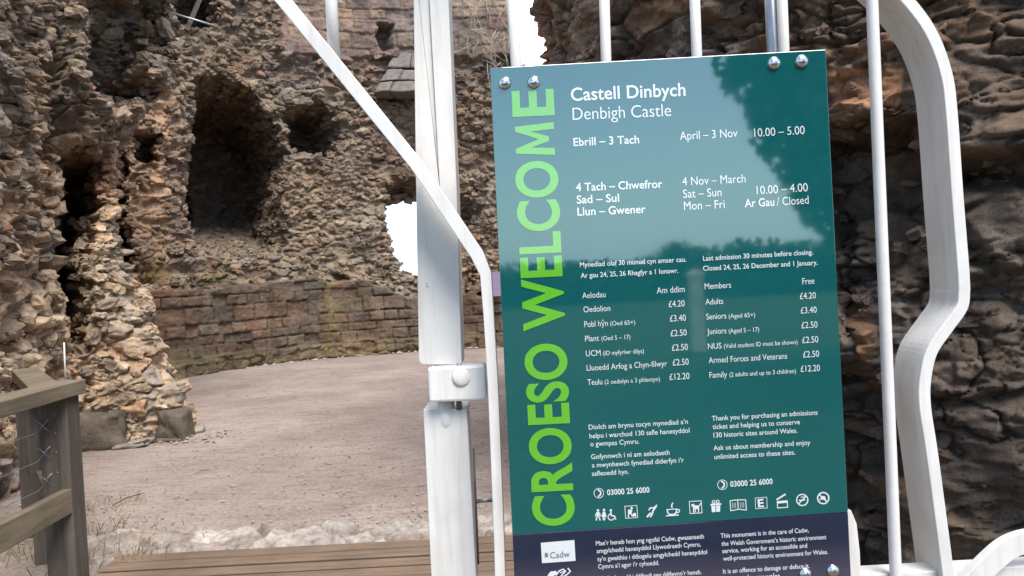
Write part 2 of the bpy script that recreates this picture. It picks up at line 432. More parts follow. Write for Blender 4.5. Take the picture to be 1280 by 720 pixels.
# ---- back wall: curved end of the hall, ashlar dado, robbed rubble core above, ashlar again at the top
def build_back():
    g = Grid([(-9.2, 14.2), (-7.9, 14.5), (-6.75, 15.1), (-6.3, 16.3), (-5.4, 17.4), (-3.9, 18.4), (-2.2, 18.8), (-0.2, 18.9), (1.4, 18.9), (3.4, 18.5), (5.2, 17.4), (6.4, 15.6)], -0.1, 9.6, 0.02, 0.02, 1)
    u, z, px, py = g.u, g.z, g.px, g.py
    wx = 7 * fbm(u * 1.6, z * 1.6, 3, 4) + 5 * fbm(u * 6, z * 6, 4, 3); wy = 7 * fbm(u * 1.6 + 9, z * 1.6, 5, 4) + 5 * fbm(u * 6 + 3, z * 6, 6, 3)
    X, Y = px + wx, py + wy
    h1, r1, e1 = stones(u, z, 0.31, 0.15, 11, warp=0.4)
    h2, r2, e2 = stones(u, z, 0.16, 0.085, 31, warp=0.4)
    pick = ss(-0.1, 0.1, fbm(u * 1.1, z * 1.1, 51, 3) + 0.05)
    rub_h = (h1 * pick * 0.12 + h2 * (1 - pick) * 0.08)
    pal = [(0.25, 0.215, 0.175), (0.215, 0.19, 0.165), (0.255, 0.20, 0.165), (0.20, 0.18, 0.17), (0.33, 0.29, 0.24), (0.14, 0.12, 0.105)]
    wt = [4, 4, 2.2, 2.5, 1.6, 1.6]
    rub_c = lerp3(palette(r2[3], pal, wt), palette(r1[3], pal, wt), pick)
    edge = e1 * pick + e2 * (1 - pick)
    mortar = np.array((0.225, 0.19, 0.15))
    rub_c = lerp3(mortar[None, None] * np.ones_like(rub_c), rub_c, ss(0.1, 0.5, edge))
    ha, ra, ea = ashlar(u, z, 0.245, 0.46, 71)
    ash_c = palette(ra[3], [(0.215, 0.17, 0.14), (0.20, 0.165, 0.145), (0.235, 0.175, 0.145), (0.18, 0.16, 0.14), (0.25, 0.215, 0.17)], [3, 3, 2, 2, 1.4])
    ash_c = lerp3(np.array((0.12, 0.10, 0.08))[None, None] * np.ones_like(ash_c), ash_c, ss(0.0, 0.9, ea))
    ash_c = ash_c * np.array((0.60, 0.615, 0.625)) * (1 + 0.45 * fbm(u * 1.1, z * 2.2, 73, 4))[..., None] * (1 - 0.25 * ss(0.1, 0.5, fbm(u * 4, z * 0.8, 74, 3)))[..., None]
    hb, rb, eb = ashlar(u, z, 0.29, 0.55, 91)
    top_c = palette(rb[3], [(0.23, 0.20, 0.19), (0.19, 0.165, 0.16), (0.26, 0.22, 0.19), (0.23, 0.175, 0.165)], [3, 3, 2, 1.5])
    top_c = lerp3(np.array((0.16, 0.14, 0.13))[None, None] * np.ones_like(top_c), top_c, ss(0.0, 0.9, eb)) * (1 + 0.5 * fbm(u * 1.5, z * 2.0, 93, 4))[..., None]
    # where each masonry stands
    dado_top = 1.72 + 0.10 * fbm(u * 2.2, u * 0, 8, 4) + 0.06 * np.round(2 * fbm(u * 1.3, u * 0, 81, 2)) - 0.55 * ss(430, 520, px + 25 * fbm(u * 2, z, 82, 2)) * ss(-0.3, 0.3, fbm(u * 2.5, z * 3, 83, 3) + 0.3)
    mj = ss(172, 176, px)                                    # pale jamb left of the dado
    dado = ss(0.0, 0.05, dado_top - z)
    topm = ss(-3, 3, (78 - 0.02 * (px - 350)) - Y - 30 * ss(335, 355, 690 - X)) * ss(345, 352, X)
    topm = topm * 1.0
    big = 0.26 * fbm(u * 0.55, z * 0.55, 61, 4) + 0.10 * fbm(u * 1.7, z * 1.7, 62, 3)
    disp = big + rub_h + 0.08 * fbm(u * 3.2, z * 3.6, 68, 4) + 0.035 * fbm(u * 12, z * 14, 63, 4)
    disp = disp * (1 - dado) + dado * (0.34 + 0.055 * ha + 0.05 * fbm(u * 1.4, z * 1.8, 64, 4) + 0.02 * fbm(u * 11, z * 16, 67, 3))
    disp = disp * (1 - topm) + topm * (0.22 + 0.035 * hb + 0.10 * fbm(u * 1.2, z * 1.2, 65, 4) + 0.03 * fbm(u * 9, z * 12, 69, 3))
    foot = ss(0.0, 0.04, 0.30 + 0.05 * fbm(u * 2, u * 0, 66, 2) - z); disp += foot * (0.10 + 0.05 * h1)
    col = lerp3(rub_c, ash_c, dado); col = lerp3(col, top_c, topm)
    # hollows
    rec = np.zeros_like(disp)
    def hollow(poly, soft, depth, n=1, step=6, amp=5, sd0=0):
        sd = inpoly(X, Y, poly); t = 0
        for k in range(n):
            nz = amp * (fbm(u * 2.2 + 3.7 * k, z * 3.0 + 1.9 * k, 600 + sd0 + k, 4) + 0.6 * fbm(u * 7 + k, z * 11, 640 + sd0 + k, 2)) if n > 1 else 0
            t = t + ss(-soft * 0.3, soft, sd - k * step + nz)
        return t / n * depth
    main = hollow([(228, 112), (242, 98), (270, 94), (300, 102), (325, 122), (343, 150), (352, 190), (350, 250), (344, 298), (336, 320), (237, 322), (233, 270), (228, 200)], 4, 1.0, 3, 2.5, 4.5)
    depth = 4.2 - 3.0 * ss(250, 318, py) + 0.45 * fbm(u * 1.3, z * 1.3, 77, 4)
    rec += main * depth
    rec += hollow([(144, 186), (156, 190), (166, 300), (172, 345), (150, 345), (142, 260)], 4, 0.9)
    rec += hollow([(228, 165), (252, 160), (254, 290), (232, 285)], 5, 1.2)
    rec += hollow([(350, 140), (385, 125), (415, 140), (428, 170), (418, 198), (380, 200), (352, 190)], 6, 1.9, 3, 5, 7, 50)
    rec += hollow([(296, 160), (318, 160), (322, 240), (300, 250)], 8, 0.2)
    rec += hollow([(160, 158), (196, 160), (198, 203), (162, 206)], 5, 1.1)
    rec += hollow([(213, -60), (268, -60), (266, 36), (216, 34)], 5, 1.8)
    rec += hollow([(470, 36), (492, 34), (492, 64), (470, 64)], 4, 0.5)
    rec += hollow([(484, 226), (560, 222), (600, 262), (596, 300), (570, 342), (500, 338), (484, 300), (478, 255)], 4, 0.9, 2, 4, 4, 60)
    rec += hollow([(330, 285), (352, 240), (362, 300), (345, 322)], 8, 0.35)
    hole = inpoly(px + 0.6 * wx, py + 0.6 * wy, [(480, 258), (500, 254), (520, 248), (556, 248), (556, 332), (545, 342), (522, 341), (503, 334), (492, 316), (488, 300), (484, 280)]) > 0
    gap = (px > 642 + 0.8 * wx) & (py < 82 + 0.5 * wy)
    # moss on the ledge over the dado and damp at the foot
    mo = ss(0.05, 0.4, fbm(u * 1.8, z * 2.5, 101, 4) + 0.45 * np.exp(-((z - dado_top - 0.15) / 0.22) ** 2) - 0.15) * ss(400, 300, px) * ss(3.2, 1.9, z) * ss(1.6, 1.75, z)
    col = lerp3(col, np.array((0.13, 0.125, 0.05))[None, None] * np.ones_like(col), 0.65 * np.clip(mo, 0, 1))
    st = np.exp(-((px - 412) / 16) ** 2) * dado * ss(-0.4, 0.4, fbm(u * 4, z * 1.2, 102, 3) + 0.2)
    col = lerp3(col, np.array((0.20, 0.165, 0.065))[None, None] * np.ones_like(col), 0.45 * st)
    ft = ss(0.42, 0.1, z + 0.2 * fbm(u * 2, z * 2, 103, 3)) * dado
    col = lerp3(col, np.array((0.14, 0.135, 0.07))[None, None] * np.ones_like(col), 0.4 * ft)
    # tone drift; buff left jamb brightened in colour for the warm light on it
    wv_ = fbm(u * 0.8, z * 0.8, 111, 4); gv_ = fbm(u * 1.1 + 20, z * 1.1, 112, 4)
    col = col * np.stack([1.02 + 0.15 * wv_, 0.99 + 0.06 * gv_, 0.97 - 0.10 * wv_], -1) * (1 + 0.25 * fbm(u * 0.6, z * 0.4, 113, 3))[..., None]
    jam = ss(215, 200, px); col = lerp3(col, col * np.array((1.32, 1.2, 1.08)), jam)
    me = g.mesh('ruined_wall', disp, col, hole | gap, 1.6, rec, (-0.42, 0.90, 0), dict(mask=(1 - dado) * (1 - topm), smin=0.07, smax=0.26, per_m2=70, pal=pal, tint=(0.95, 0.95, 0.95), seed=1, cap=7000))
    return me
back = empty('ruined_hall_wall', (-3, 18.6, 0), 'curved ruined stone wall across the courtyard with a deep arched hollow and squared stone base', 'wall')
attach(link('masonry', build_back(), M_back), back)
def stone_block(c, size, seed, rot=0, rough=0.10, sub=6):
    bm = bmesh.new(); bmesh.ops.create_cube(bm, size=1.0)
    bmesh.ops.subdivide_edges(bm, edges=bm.edges, cuts=sub, use_grid_fill=True)
    rs = random.Random(seed); o = Vector((rs.random() * 50, rs.random() * 50, rs.random() * 50))
    from mathutils import noise as N
    for v in bm.verts:
        q = v.co.copy(); q = q.lerp(q.normalized() * 0.62, 0.14)
        n = N.noise_vector(q * 1.7 + o) * rough * 2 + N.noise_vector(q * 4.5 + o) * rough
        q += n; v.co = Vector((q.x * size[0], q.y * size[1], q.z * size[2]))
    bmesh.ops.rotate(bm, verts=bm.verts, cent=(0, 0, 0), matrix=Euler((rs.uniform(-.1, .1), rs.uniform(-.1, .1), rot)).to_matrix())
    for v in bm.verts: v.co += Vector(c)
    for f in bm.faces: f.smooth = True
    return bm
def bm_obj(name, bm, mat, parent=None):
    me = bpy.data.meshes.new(name); bm.to_mesh(me); bm.free(); o = link(name, me, mat)
    if parent: attach(o, parent)
    return o
def rock_mat(name, c0, c1, sc=9):
    m, n, b = newmat(name); co = objco(n)
    c = ramp(n, noise(n, sc, 7, 0.68, co), [(0.25, c0), (0.55, c1), (0.8, tuple(x * 1.35 for x in c1))])
    n.links.new(c, b.inputs['Base Color']); b.inputs['Roughness'].default_value = 0.95; b.inputs['Specular IOR Level'].default_value = 0.15
    n.links.new(bump(n, noise(n, sc * 2.2, 8, 0.7, co), 0.9, 0.03), b.inputs['Normal'])
    return m
M_corbel = rock_mat('corbel_stone', (0.10, 0.088, 0.08), (0.185, 0.16, 0.145), 9)
def corbel():
    from mathutils import noise as N
    b = MB(); yb = 18.9
    for (y0, y1, x0a, x0b, x1a, x1b, pr0, pr1, cuts) in ((66, 83.6, 493, 484, 540, 548, 0.42, 0.60, (0.45,)), (84.6, 99.6, 484, 473, 549, 558, 0.62, 0.80, (0.3, 0.72)), (100.6, 114, 473, 465, 559, 566, 0.82, 0.95, (0.22, 0.58))):
        cs = [0] + list(cuts) + [1]
        for f0, f1 in zip(cs, cs[1:]):
            f0 += 0.008; f1 -= 0.008; dp = random.uniform(-0.03, 0.03)
            A = [at(x0a + (x1a - x0a) * f0, y0 + 2, yb - pr0 - dp), at(x0a + (x1a - x0a) * f1, y0 + 1, yb - pr0 - dp), at(x0b + (x1b - x0b) * f1, y1, yb - pr1 - dp), at(x0b + (x1b - x0b) * f0, y1 + 1, yb - pr1 - dp)]
            B = [Vector((p.x, yb + 0.3, p.z)) for p in A]
            vs = [b.bm.verts.new(p) for p in A + B]
            for f in ((0, 1, 2, 3), (7, 6, 5, 4), (0, 4, 5, 1), (1, 5, 6, 2), (2, 6, 7, 3), (3, 7, 4, 0)): b.bm.faces.new([vs[k] for k in f])
    bmesh.ops.subdivide_edges(b.bm, edges=b.bm.edges, cuts=6, use_grid_fill=True)
    for v in b.bm.verts: v.co += N.noise_vector(v.co * 3.1) * 0.035 + N.noise_vector(v.co * 11) * 0.015
    for f in b.bm.faces: f.smooth = True
    return b.build('corbel', M_corbel, back)
corbel()

# ---- left wall: near rubble face running away, a doorway-like cavity, then the pier
def build_left():
    g = Grid([(-3.45, 2.6), (-3.8, 4.4), (-4.15, 6.0), (-4.5, 7.3), (-5.0, 8.4), (-5.0, 8.95), (-4.7, 9.1), (-4.42, 9.25), (-4.5, 9.9), (-5.2, 11.0), (-6.6, 12.2)], -0.1, 6.6, 0.0135, 0.0135, 1)
    zt = np.array([-0.1, 0.15, 0.45, 0.75, 1.0, 1.35, 1.75, 2.5, 3.2, 3.7, 3.95, 4.25, 4.9, 6.6])
    xo = np.array([0.40, 0.38, 0.32, 0.20, 0.08, -0.04, -0.20, -0.36, -0.30, -0.24, -0.16, 0.10, 0.22, 0.30])
    wgt = ss(5.6, 6.6, g.u) * 1.0
    g.P[..., 0] += np.interp(g.z, zt, xo) * wgt
    g.px, g.py = proj(g.P)
    u, z, px, py = g.u, g.z, g.px, g.py
    wx = 6 * fbm(u * 2, z * 2, 203, 4); wy = 8 * fbm(u * 2 + 9, z * 2, 205, 4); X, Y = px + wx, py + wy
    h0, r0, e0 = stones(u, z, 0.33, 0.18, 211, p=2.2, warp=0.55)
    h1, r1, e1 = stones(u, z, 0.18, 0.09, 231, warp=0.55)
    h2, r2, e2 = stones(u, z, 0.10, 0.05, 251, warp=0.5)
    k0 = ss(-0.05, 0.12, fbm(u * 1.2, z * 1.2, 261, 3) + 0.15 * ss(5.5, 3.5, u) + 0.25 * ss(1.3, 0.7, z)); k1 = ss(-0.12, 0.1, fbm(u * 1.8, z * 1.8, 262, 3))
    rub = k0 * h0 * 0.17 + (1 - k0) * (k1 * h1 * 0.13 + (1 - k1) * h2 * 0.085)
    pal = [(0.28, 0.245, 0.21), (0.26, 0.235, 0.21), (0.34, 0.295, 0.24), (0.235, 0.205, 0.175), (0.42, 0.38, 0.32), (0.31, 0.22, 0.165), (0.20, 0.185, 0.18)]
    wt = [4, 4, 3, 2.4, 2.2, 1.3, 2]
    c = lerp3(lerp3(palette(r2[3], pal, wt), palette(r1[3], pal, wt), k1), palette(r0[3], pal, wt), k0)
    edge = lerp3(lerp3(e2[..., None], e1[..., None], k1), e0[..., None], k0)[..., 0]
    mort = np.array((0.33, 0.275, 0.21))
    c = lerp3(mort * np.ones_like(c), c, ss(0.1, 0.5, edge))
    pale = np.maximum(ss(6.2, 7.0, u) * ss(3.4, 2.4, z), 0.75 * ss(2.0, 1.2, z + 0.3 * fbm(u, z, 283, 3))); c = lerp3(c, c * np.array((1.55, 1.5, 1.42)), pale)
    hi = ss(2.7, 3.6, z + 0.4 * fbm(u, z, 281, 3)); c = lerp3(c, c * np.array((0.62, 0.6, 0.6)), hi * 0.8)          # upper stones darkened in colour for the shade of the overhang
    red = ss(0.25, 0.6, fbm(u * 1.3 + 3, z * 1.3, 282, 3)) * ss(1.9, 2.6, z) * ss(4.2, 3.0, z); c = lerp3(c, c * np.array((1.2, 0.95, 0.78)), 0.8 * red)
    wv_ = fbm(u * 1.0, z * 1.0, 291, 4); c = c * np.stack([1.02 + 0.18 * wv_, np.ones_like(u), 0.98 - 0.12 * wv_], -1)
    disp = rub + 0.24 * fbm(u * 0.7, z * 0.7, 271, 4) + 0.16 * fbm(u * 2.0, z * 2.0, 272, 3) + 0.05 * fbm(u * 6, z * 8, 274, 4) + 0.03 * fbm(u * 20, z * 26, 273, 4)
    # overhang of the broken upper masonry
    disp += 0.22 * ss(3.2, 3.9, z) * ss(5.2, 5.9, u) * (1 + 0.8 * fbm(u * 2.5, z * 1.2, 275, 3))
    rec = np.zeros_like(disp)
    def hollow(poly, soft, depth, n=1, step=6, amp=5, sd0=0):
        sd = inpoly(X, Y, poly); t = 0
        for k in range(n):
            nz = amp * (fbm(u * 3 + 3.7 * k, z * 4 + 1.9 * k, 700 + sd0 + k, 4) + 0.6 * fbm(u * 9 + k, z * 15, 740 + sd0 + k, 2)) if n > 1 else 0
            t = t + ss(-soft * 0.3, soft, sd - k * step + nz)
        return t / n * depth
    rec += hollow([(66, 192), (92, 180), (130, 186), (136, 215), (128, 255), (118, 300), (112, 380), (108, 440), (82, 445), (62, 420), (58, 330), (60, 290), (74, 262), (66, 240)], 4, 2.8, 3, 3, 6)
    rec += hollow([(84, -40), (188, -40), (180, 40), (158, 112), (120, 140), (92, 95)], 8, 1.15, 3, 7, 9, 20)
    disp += 0.08 * ss(0.45, 0.0, z) * ss(6.0, 6.6, u)
    return g.mesh('left_wall', disp, c, None, 1.6, rec, (-0.55, 0.83, 0), dict(mask=ss(3.0, 3.8, u) * ss(11.0, 10.0, u) * (1 - 0.85 * (rec > 1.3)), smin=0.05, smax=0.26, per_m2=60, pal=pal[:4] + pal[6:], tint=(1.2, 1.18, 1.15), seed=2, cap=3600))
lw = link('ruined_side_wall', build_left(), M_left)
tag(lw, 'tall broken rubble wall at left beside the wooden handrail, ending in a pale ragged pier', 'wall')

# ---- right wall of the gate passage: dark, close, large worn stones
def build_right():
    g = Grid([(1.6, 11.0), (0.75, 8.6), (0.36, 6.6), (0.55, 5.4), (1.0, 4.4), (1.7, 3.6), (2.9, 3.1), (5.2, 2.8)], -0.1, 4.75, 0.0095, 0.0095, 1)
    u, z, px, py = g.u, g.z, g.px, g.py
    wob = 0.07 * fbm(u * 0.9, z * 0.9, 303, 3)
    h0, r0, e0 = stones(u + wob, z, 0.62, 0.30, 311, p=3.2, warp=0.45)
    h1, r1, e1 = stones(u, z, 0.30, 0.13, 331, p=2.6, warp=0.5)
    hs, rs_, es = stones(u, z, 0.85, 0.045, 341, p=2.4, warp=0.7)             # flaking beds
    k = ss(-0.12, 0.15, fbm(u * 0.9, z * 0.9, 361, 3) + 0.12 * ss(2.6, 3.4, z))
    top = ss(2.15, 2.45, z)
    h2, r2, e2 = stones(u, z, 0.11, 0.055, 351, p=2.2, warp=0.5)
    k2 = ss(-0.25, 0.15, fbm(u * 1.6, z * 1.6, 362, 3))
    rub = k * h0 * 0.11 + (1 - k) * (h1 * 0.085 + hs * 0.02) + k2 * h2 * 0.042
    pal = [(0.150, 0.122, 0.100), (0.120, 0.102, 0.088), (0.175, 0.140, 0.112), (0.10, 0.088, 0.08), (0.20, 0.145, 0.11), (0.14, 0.125, 0.115)]
    wt = [4, 4, 2.5, 2.5, 1.2, 2]
    c = lerp3(palette(r1[3], pal, wt), palette(r0[3], pal, wt), k)
    edge = e1 * (1 - k) + e0 * k
    c = lerp3(np.array((0.085, 0.072, 0.06)) * np.ones_like(c), c, ss(0.05, 0.4, edge))
    c = c * (0.8 + 0.5 * r2[3] * k2)[..., None]
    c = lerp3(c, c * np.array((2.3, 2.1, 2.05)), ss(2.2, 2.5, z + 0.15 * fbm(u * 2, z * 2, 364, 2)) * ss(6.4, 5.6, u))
    blk = inpoly(px + 5 * fbm(u * 3, z * 3, 365, 3), py + 4 * fbm(u * 3, z * 3, 366, 3), [(1030, 88), (1128, 84), (1128, 132), (1040, 140)])
    c = lerp3(c, np.array((0.34, 0.225, 0.155)) * np.ones_like(c), ss(-2, 3, blk) * 0.85)
    blk2 = inpoly(px + 5 * fbm(u * 3, z * 3, 367, 3), py + 5 * fbm(u * 3, z * 3, 368, 3), [(1064, 385), (1085, 380), (1098, 430), (1090, 460), (1072, 445)])
    c = lerp3(c, np.array((0.27, 0.17, 0.10)) * np.ones_like(c), ss(-4, 4, blk2) * 0.8)
    eff = ss(0.38, 0.62, fbm(u * 3.2 + 7, z * 2.4, 371, 4)) * ss(1.9, 2.4, z + 0.3 * fbm(u, z, 372, 2))            # white salt bloom
    c = lerp3(c, np.array((0.44, 0.42, 0.42)) * np.ones_like(c), np.clip(eff, 0, 1) * 0.6)
    disp = rub + 0.20 * fbm(u * 0.8, z * 0.8, 373, 4) + 0.07 * fbm(u * 2.5, z * 2.5, 374, 4) + 0.028 * fbm(u * 7, z * 11, 376, 4) + 0.016 * fbm(u * 18, z * 30, 375, 5)
    cr = np.maximum(ss(0.05, 0.0, np.abs(fbm(u * 1.9, z * 3.4, 391, 4))), 0.35 * ss(0.04, 0.0, np.abs(fbm(u * 4.5 + z, z * 7 - u, 392, 4))))
    disp -= 0.045 * cr
    c = lerp3(c, c * 0.55, 0.7 * cr)
    c = c * np.stack([1 + 0.22 * fbm(u * 1.3, z * 1.3, 393, 3), np.ones_like(u), 1 - 0.15 * fbm(u * 1.3, z * 1.3, 393, 3)], -1)
    # ledge and the dark hollow below it
    X = px + 8 * fbm(u * 2, z * 2, 381, 3); Y = py + 8 * fbm(u * 2 + 4, z * 2, 382, 3)
    rec = np.zeros_like(disp)
    def hollow(poly, soft, depth): return ss(-soft * 0.4, soft, inpoly(X, Y, poly)) * depth
    rec += hollow([(1028, 160), (1160, 150), (1170, 205), (1290, 200), (1290, 235), (1170, 250), (1150, 330), (1060, 420), (1030, 380)], 30, 0.40)
    rec += hollow([(1020, 440), (1105, 470), (1130, 560), (1120, 740), (1020, 760)], 30, 0.30)
    disp += ss(-6, 14, inpoly(X, Y, [(1170, 178), (1300, 128), (1300, 196), (1190, 204)])) * 0.12
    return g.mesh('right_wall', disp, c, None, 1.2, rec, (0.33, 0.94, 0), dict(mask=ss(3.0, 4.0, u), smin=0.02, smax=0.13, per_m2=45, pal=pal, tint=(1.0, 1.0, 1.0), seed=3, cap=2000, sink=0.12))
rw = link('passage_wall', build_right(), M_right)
tag(rw, 'dark damp rubble wall close behind the gate on the right', 'wall')

# ------------------------------------------------------------------ ground, deck, edging
def build_ground():
    xs = np.r_[-400, -200, -100, -50, -25, np.arange(-14, 8, 0.06), 10, 20, 40, 80, 160, 400]
    ys = np.r_[-400, -200, -100, -50, -25, -12, -6, np.arange(-3, 4.6, 0.4), np.arange(4.7, 20, 0.06), 22, 26, 35, 60, 120, 250, 600]
    Xg, Yg = np.meshgrid(xs, ys)
    Z = -0.05 + 0.03 * fbm(Xg * 0.5, Yg * 0.5, 401, 3) + 0.012 * fbm(Xg * 3, Yg * 3, 402, 4) + 0.006 * fbm(Xg * 9, Yg * 9, 403, 2)
    Z = np.where((Yg > 4.4) & (Yg < 21) & (np.abs(Xg) < 15), Z, -0.09)
    Z += 0.10 * ss(-4.1, -5.2, Xg) * (Yg > 5) * (Yg < 20) * 0
    idx = np.arange(Xg.size).reshape(Xg.shape)
    F = np.stack([idx[:-1, :-1], idx[:-1, 1:], idx[1:, 1:], idx[1:, :-1]], -1).reshape(-1, 4)
    return mesh_np('ground', np.stack([Xg, Yg, Z], -1).reshape(-1, 3), F)
def ground_mat():
    m, n, b = newmat('gravel_and_grass'); co = objco(n)
    c = ramp(n, noise(n, 0.7, 5, 0.6, co), [(0.32, (0.225, 0.182, 0.160)), (0.5, (0.275, 0.225, 0.200)), (0.66, (0.325, 0.272, 0.245))])
    gr = ramp(n, noise(n, 30, 5, 0.75, co), [(0.3, (0.62, 0.6, 0.58)), (0.5, (1, 1, 1)), (0.72, (1.25, 1.22, 1.2))])
    c = mixc(n, 1.0, c, gr, 'MULTIPLY')
    mp = n.nodes.new('ShaderNodeMapping'); n.links.new(co, mp.inputs[0]); mp.inputs['Rotation'].default_value = (0, 0, 0.5); mp.inputs['Scale'].default_value = (1.2, 5, 1)
    sc = ramp(n, noise(n, 2.2, 6, 0.7, mp.outputs[0]), [(0.36, (0.82, 0.79, 0.77)), (0.5, (1, 1, 1)), (0.7, (1.05, 1.04, 1.03))])
    c = mixc(n, 1.0, c, sc, 'MULTIPLY')
    grass = ramp(n, noise(n, 3, 6, 0.7, co), [(0.3, (0.016, 0.026, 0.010)), (0.7, (0.04, 0.052, 0.02))])
    sx = n.nodes.new('ShaderNodeSeparateXYZ'); n.links.new(co, sx.inputs[0])
    mr = n.nodes.new('ShaderNodeMapRange'); n.links.new(sx.outputs['Y'], mr.inputs[0])
    mr.inputs[1].default_value = -1.0; mr.inputs[2].default_value = -1.8
    c = mixc(n, mr.outputs[0], c, grass)
    n.links.new(c, b.inputs['Base Color']); b.inputs['Roughness'].default_value = 0.97; b.inputs['Specular IOR Level'].default_value = 0.12
    bb = bump(n, noise(n, 55, 6, 0.75, co), 0.55, 0.012)
    bb = bump(n, noise(n, 9, 5, 0.7, co), 0.4, 0.03, bb)
    n.links.new(bb, b.inputs['Normal'])
    return m
M_ground = ground_mat()
tag(link('ground', build_ground(), M_ground), kind='structure')

def scatter_mesh(name, n, place, size, seed, mat):
    """many little angular stones in one mesh"""
    rng = np.random.default_rng(seed)
    base = np.array([(1, 0, 0), (-1, 0, 0), (0, 1, 0), (0, -1, 0), (0, 0, 1), (0, 0, -1)], float)
    tri = np.array([(0, 2, 4), (2, 1, 4), (1, 3, 4), (3, 0, 4), (2, 0, 5), (1, 2, 5), (3, 1, 5), (0, 3, 5)])
    V = []; F = []
    P = place(rng, n)
    for k in range(len(P)):
        s = size(rng); v = base * (s * rng.uniform(0.6, 1.3, (6, 3))) * np.array((1, 1, 0.6)); a = rng.uniform(0, 6.28)
        c, q = math.cos(a), math.sin(a); v = np.c_[v[:, 0] * c - v[:, 1] * q, v[:, 0] * q + v[:, 1] * c, v[:, 2]]
        V.append(v + P[k]); F.append(tri + 6 * k)
    me = mesh_np(name, np.concatenate(V), np.concatenate(F), False)
    return link(name, me, mat)
M_peb = rock_mat('pebble_stone', (0.20, 0.172, 0.155), (0.35, 0.305, 0.28), 3)
def place_court(rng, n):
    y = 5.4 + 13 * rng.random(n) ** 1.7; x = rng.uniform(-0.62, 0.12, n) * (y + 1)
    return np.c_[x, y, np.full(n, -0.045)]
def litter():
    b = MB(); rs = random.Random(33)
    for k in range(90):
        y = 5.7 + 9 * rs.random() ** 1.6; x = rs.uniform(-0.5, 0.08) * y; a = rs.uniform(0, 6.28); L = rs.uniform(0.02, 0.09)
        d = Vector((math.cos(a), math.sin(a), rs.uniform(-0.02, 0.12))) * L; p = Vector((x, y, -0.035)); q = p + d * 0.5 + Vector((rs.uniform(-1, 1), rs.uniform(-1, 1), 0.3)) * L * 0.12
        b.tube([p, q, p + d], [0.003, 0.0026, 0.001], 4)
    p = at(140, 622, 6.2); p.z = -0.03
    b.tube([p, p + Vector((0.06, 0.10, 0.03)), p + Vector((0.13, 0.26, 0.02))], [0.006, 0.005, 0.002], 5); b.tube([p + Vector((0.06, 0.10, 0.03)), p + Vector((0.16, 0.14, 0.05))], [0.003, 0.001], 4)
    return b.build('twig_litter', plain('dark_twig', (0.10, 0.075, 0.05), 0.9, var=0.4))
tag(litter(), kind='stuff')
def place_wall_foot(rng, n):
    path = np.array([(-6.75, 15.0), (-6.2, 16.1), (-5.3, 17.1), (-3.85, 18.0), (-2.2, 18.4), (-0.1, 18.45)]); t = rng.random(n) * 4.999; i = t.astype(int); f = (t - i)[:, None]
    q = path[i] * (1 - f) + path[i + 1] * f; o = -np.abs(rng.normal(0, 0.16, n)); return np.c_[q[:, 0] - o * 0.5, q[:, 1] + o + 0.12, np.full(n, -0.04)]
tag(scatter_mesh('wall_foot_debris', 700, place_wall_foot, lambda r: 0.012 + 0.06 * r.random() ** 4, 15, M_peb), kind='stuff')
tag(scatter_mesh('gravel', 5000, place_court, lambda r: 0.004 + 0.012 * r.random() ** 3, 5, M_peb), kind='stuff')

# timber deck: boards across the way, worn, slightly uneven, gaps between
def build_deck():
    b = MB(); rs = random.Random(3); y = 4.93; k = 0
    while y > -0.9:
        wdt = 0.148; dz = rs.uniform(-0.004, 0.004)
        cx = 0.45 + rs.uniform(-0.012, 0.012)
        b.box((cx, y - wdt / 2, -0.022 + dz), (5.9, wdt - 0.024, 0.044), Matrix.Rotation(rs.uniform(-0.0012, 0.0012), 3, 'Z'), 0)
        y -= wdt
    for jx in (-2.2, -1.0, 0.2, 1.4, 2.6): b.box((jx, 2.0, -0.10), (0.08, 5.7, 0.11))
    b.bm.faces.ensure_lookup_table(); n0 = len(b.bm.faces)
    b.box((0.45, 2.05, -0.026), (5.84, 5.6, 0.040))                    # near-black sheet that paints the shade between the boards
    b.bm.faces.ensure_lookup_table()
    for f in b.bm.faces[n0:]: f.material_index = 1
    o = b.build('boardwalk', M_deck, None, 0.003); o.data.materials.append(plain('gap_shade', (0.022, 0.018, 0.014), 0.95, var=0.4)); return o
tag(build_deck(), kind='structure')

def build_edging():
    xs = np.arange(-2.9, 3.5, 0.015); ys = np.arange(4.90, 5.62, 0.015); Xg, Yg = np.meshgrid(xs, ys)
    h, r, e = stones(Xg, Yg, 0.34, 0.2, 501, p=2.2, warp=0.5)
    q = (Yg - 4.94) / 0.5 + 0.35 * fbm(Xg * 2.2, Yg * 2.2, 502, 3) - 0.22
    env = ss(1.0, 0.45, q)
    Z = -0.075 + 0.045 * env + env * (0.055 * np.clip(h, -0.3, 1.1) + 0.04 * fbm(Xg * 6, Yg * 6, 503, 4) + 0.028 * fbm(Xg * 18, Yg * 18, 504, 3))
    Z = np.where(Yg < 4.94, np.minimum(Z, -0.06), Z)
    c = palette(r[3], [(0.38, 0.35, 0.325), (0.33, 0.30, 0.275), (0.44, 0.41, 0.38), (0.28, 0.25, 0.22)], [3, 3, 2, 2])
    c = lerp3(np.array((0.24, 0.20, 0.18)) * np.ones_like(c), c, ss(0.1, 0.6, e) * env)
    idx = np.arange(Xg.size).reshape(Xg.shape); F = np.stack([idx[:-1, :-1], idx[:-1, 1:], idx[1:, 1:], idx[1:, :-1]], -1).reshape(-1, 4)
    return link('stone_edging', mesh_np('stone_edging', np.stack([Xg, Yg, Z], -1).reshape(-1, 3), F, True, c.reshape(-1, 3)), stone_mat('edging_stone', 26, 0.012))
tag(build_edging(), kind='structure')

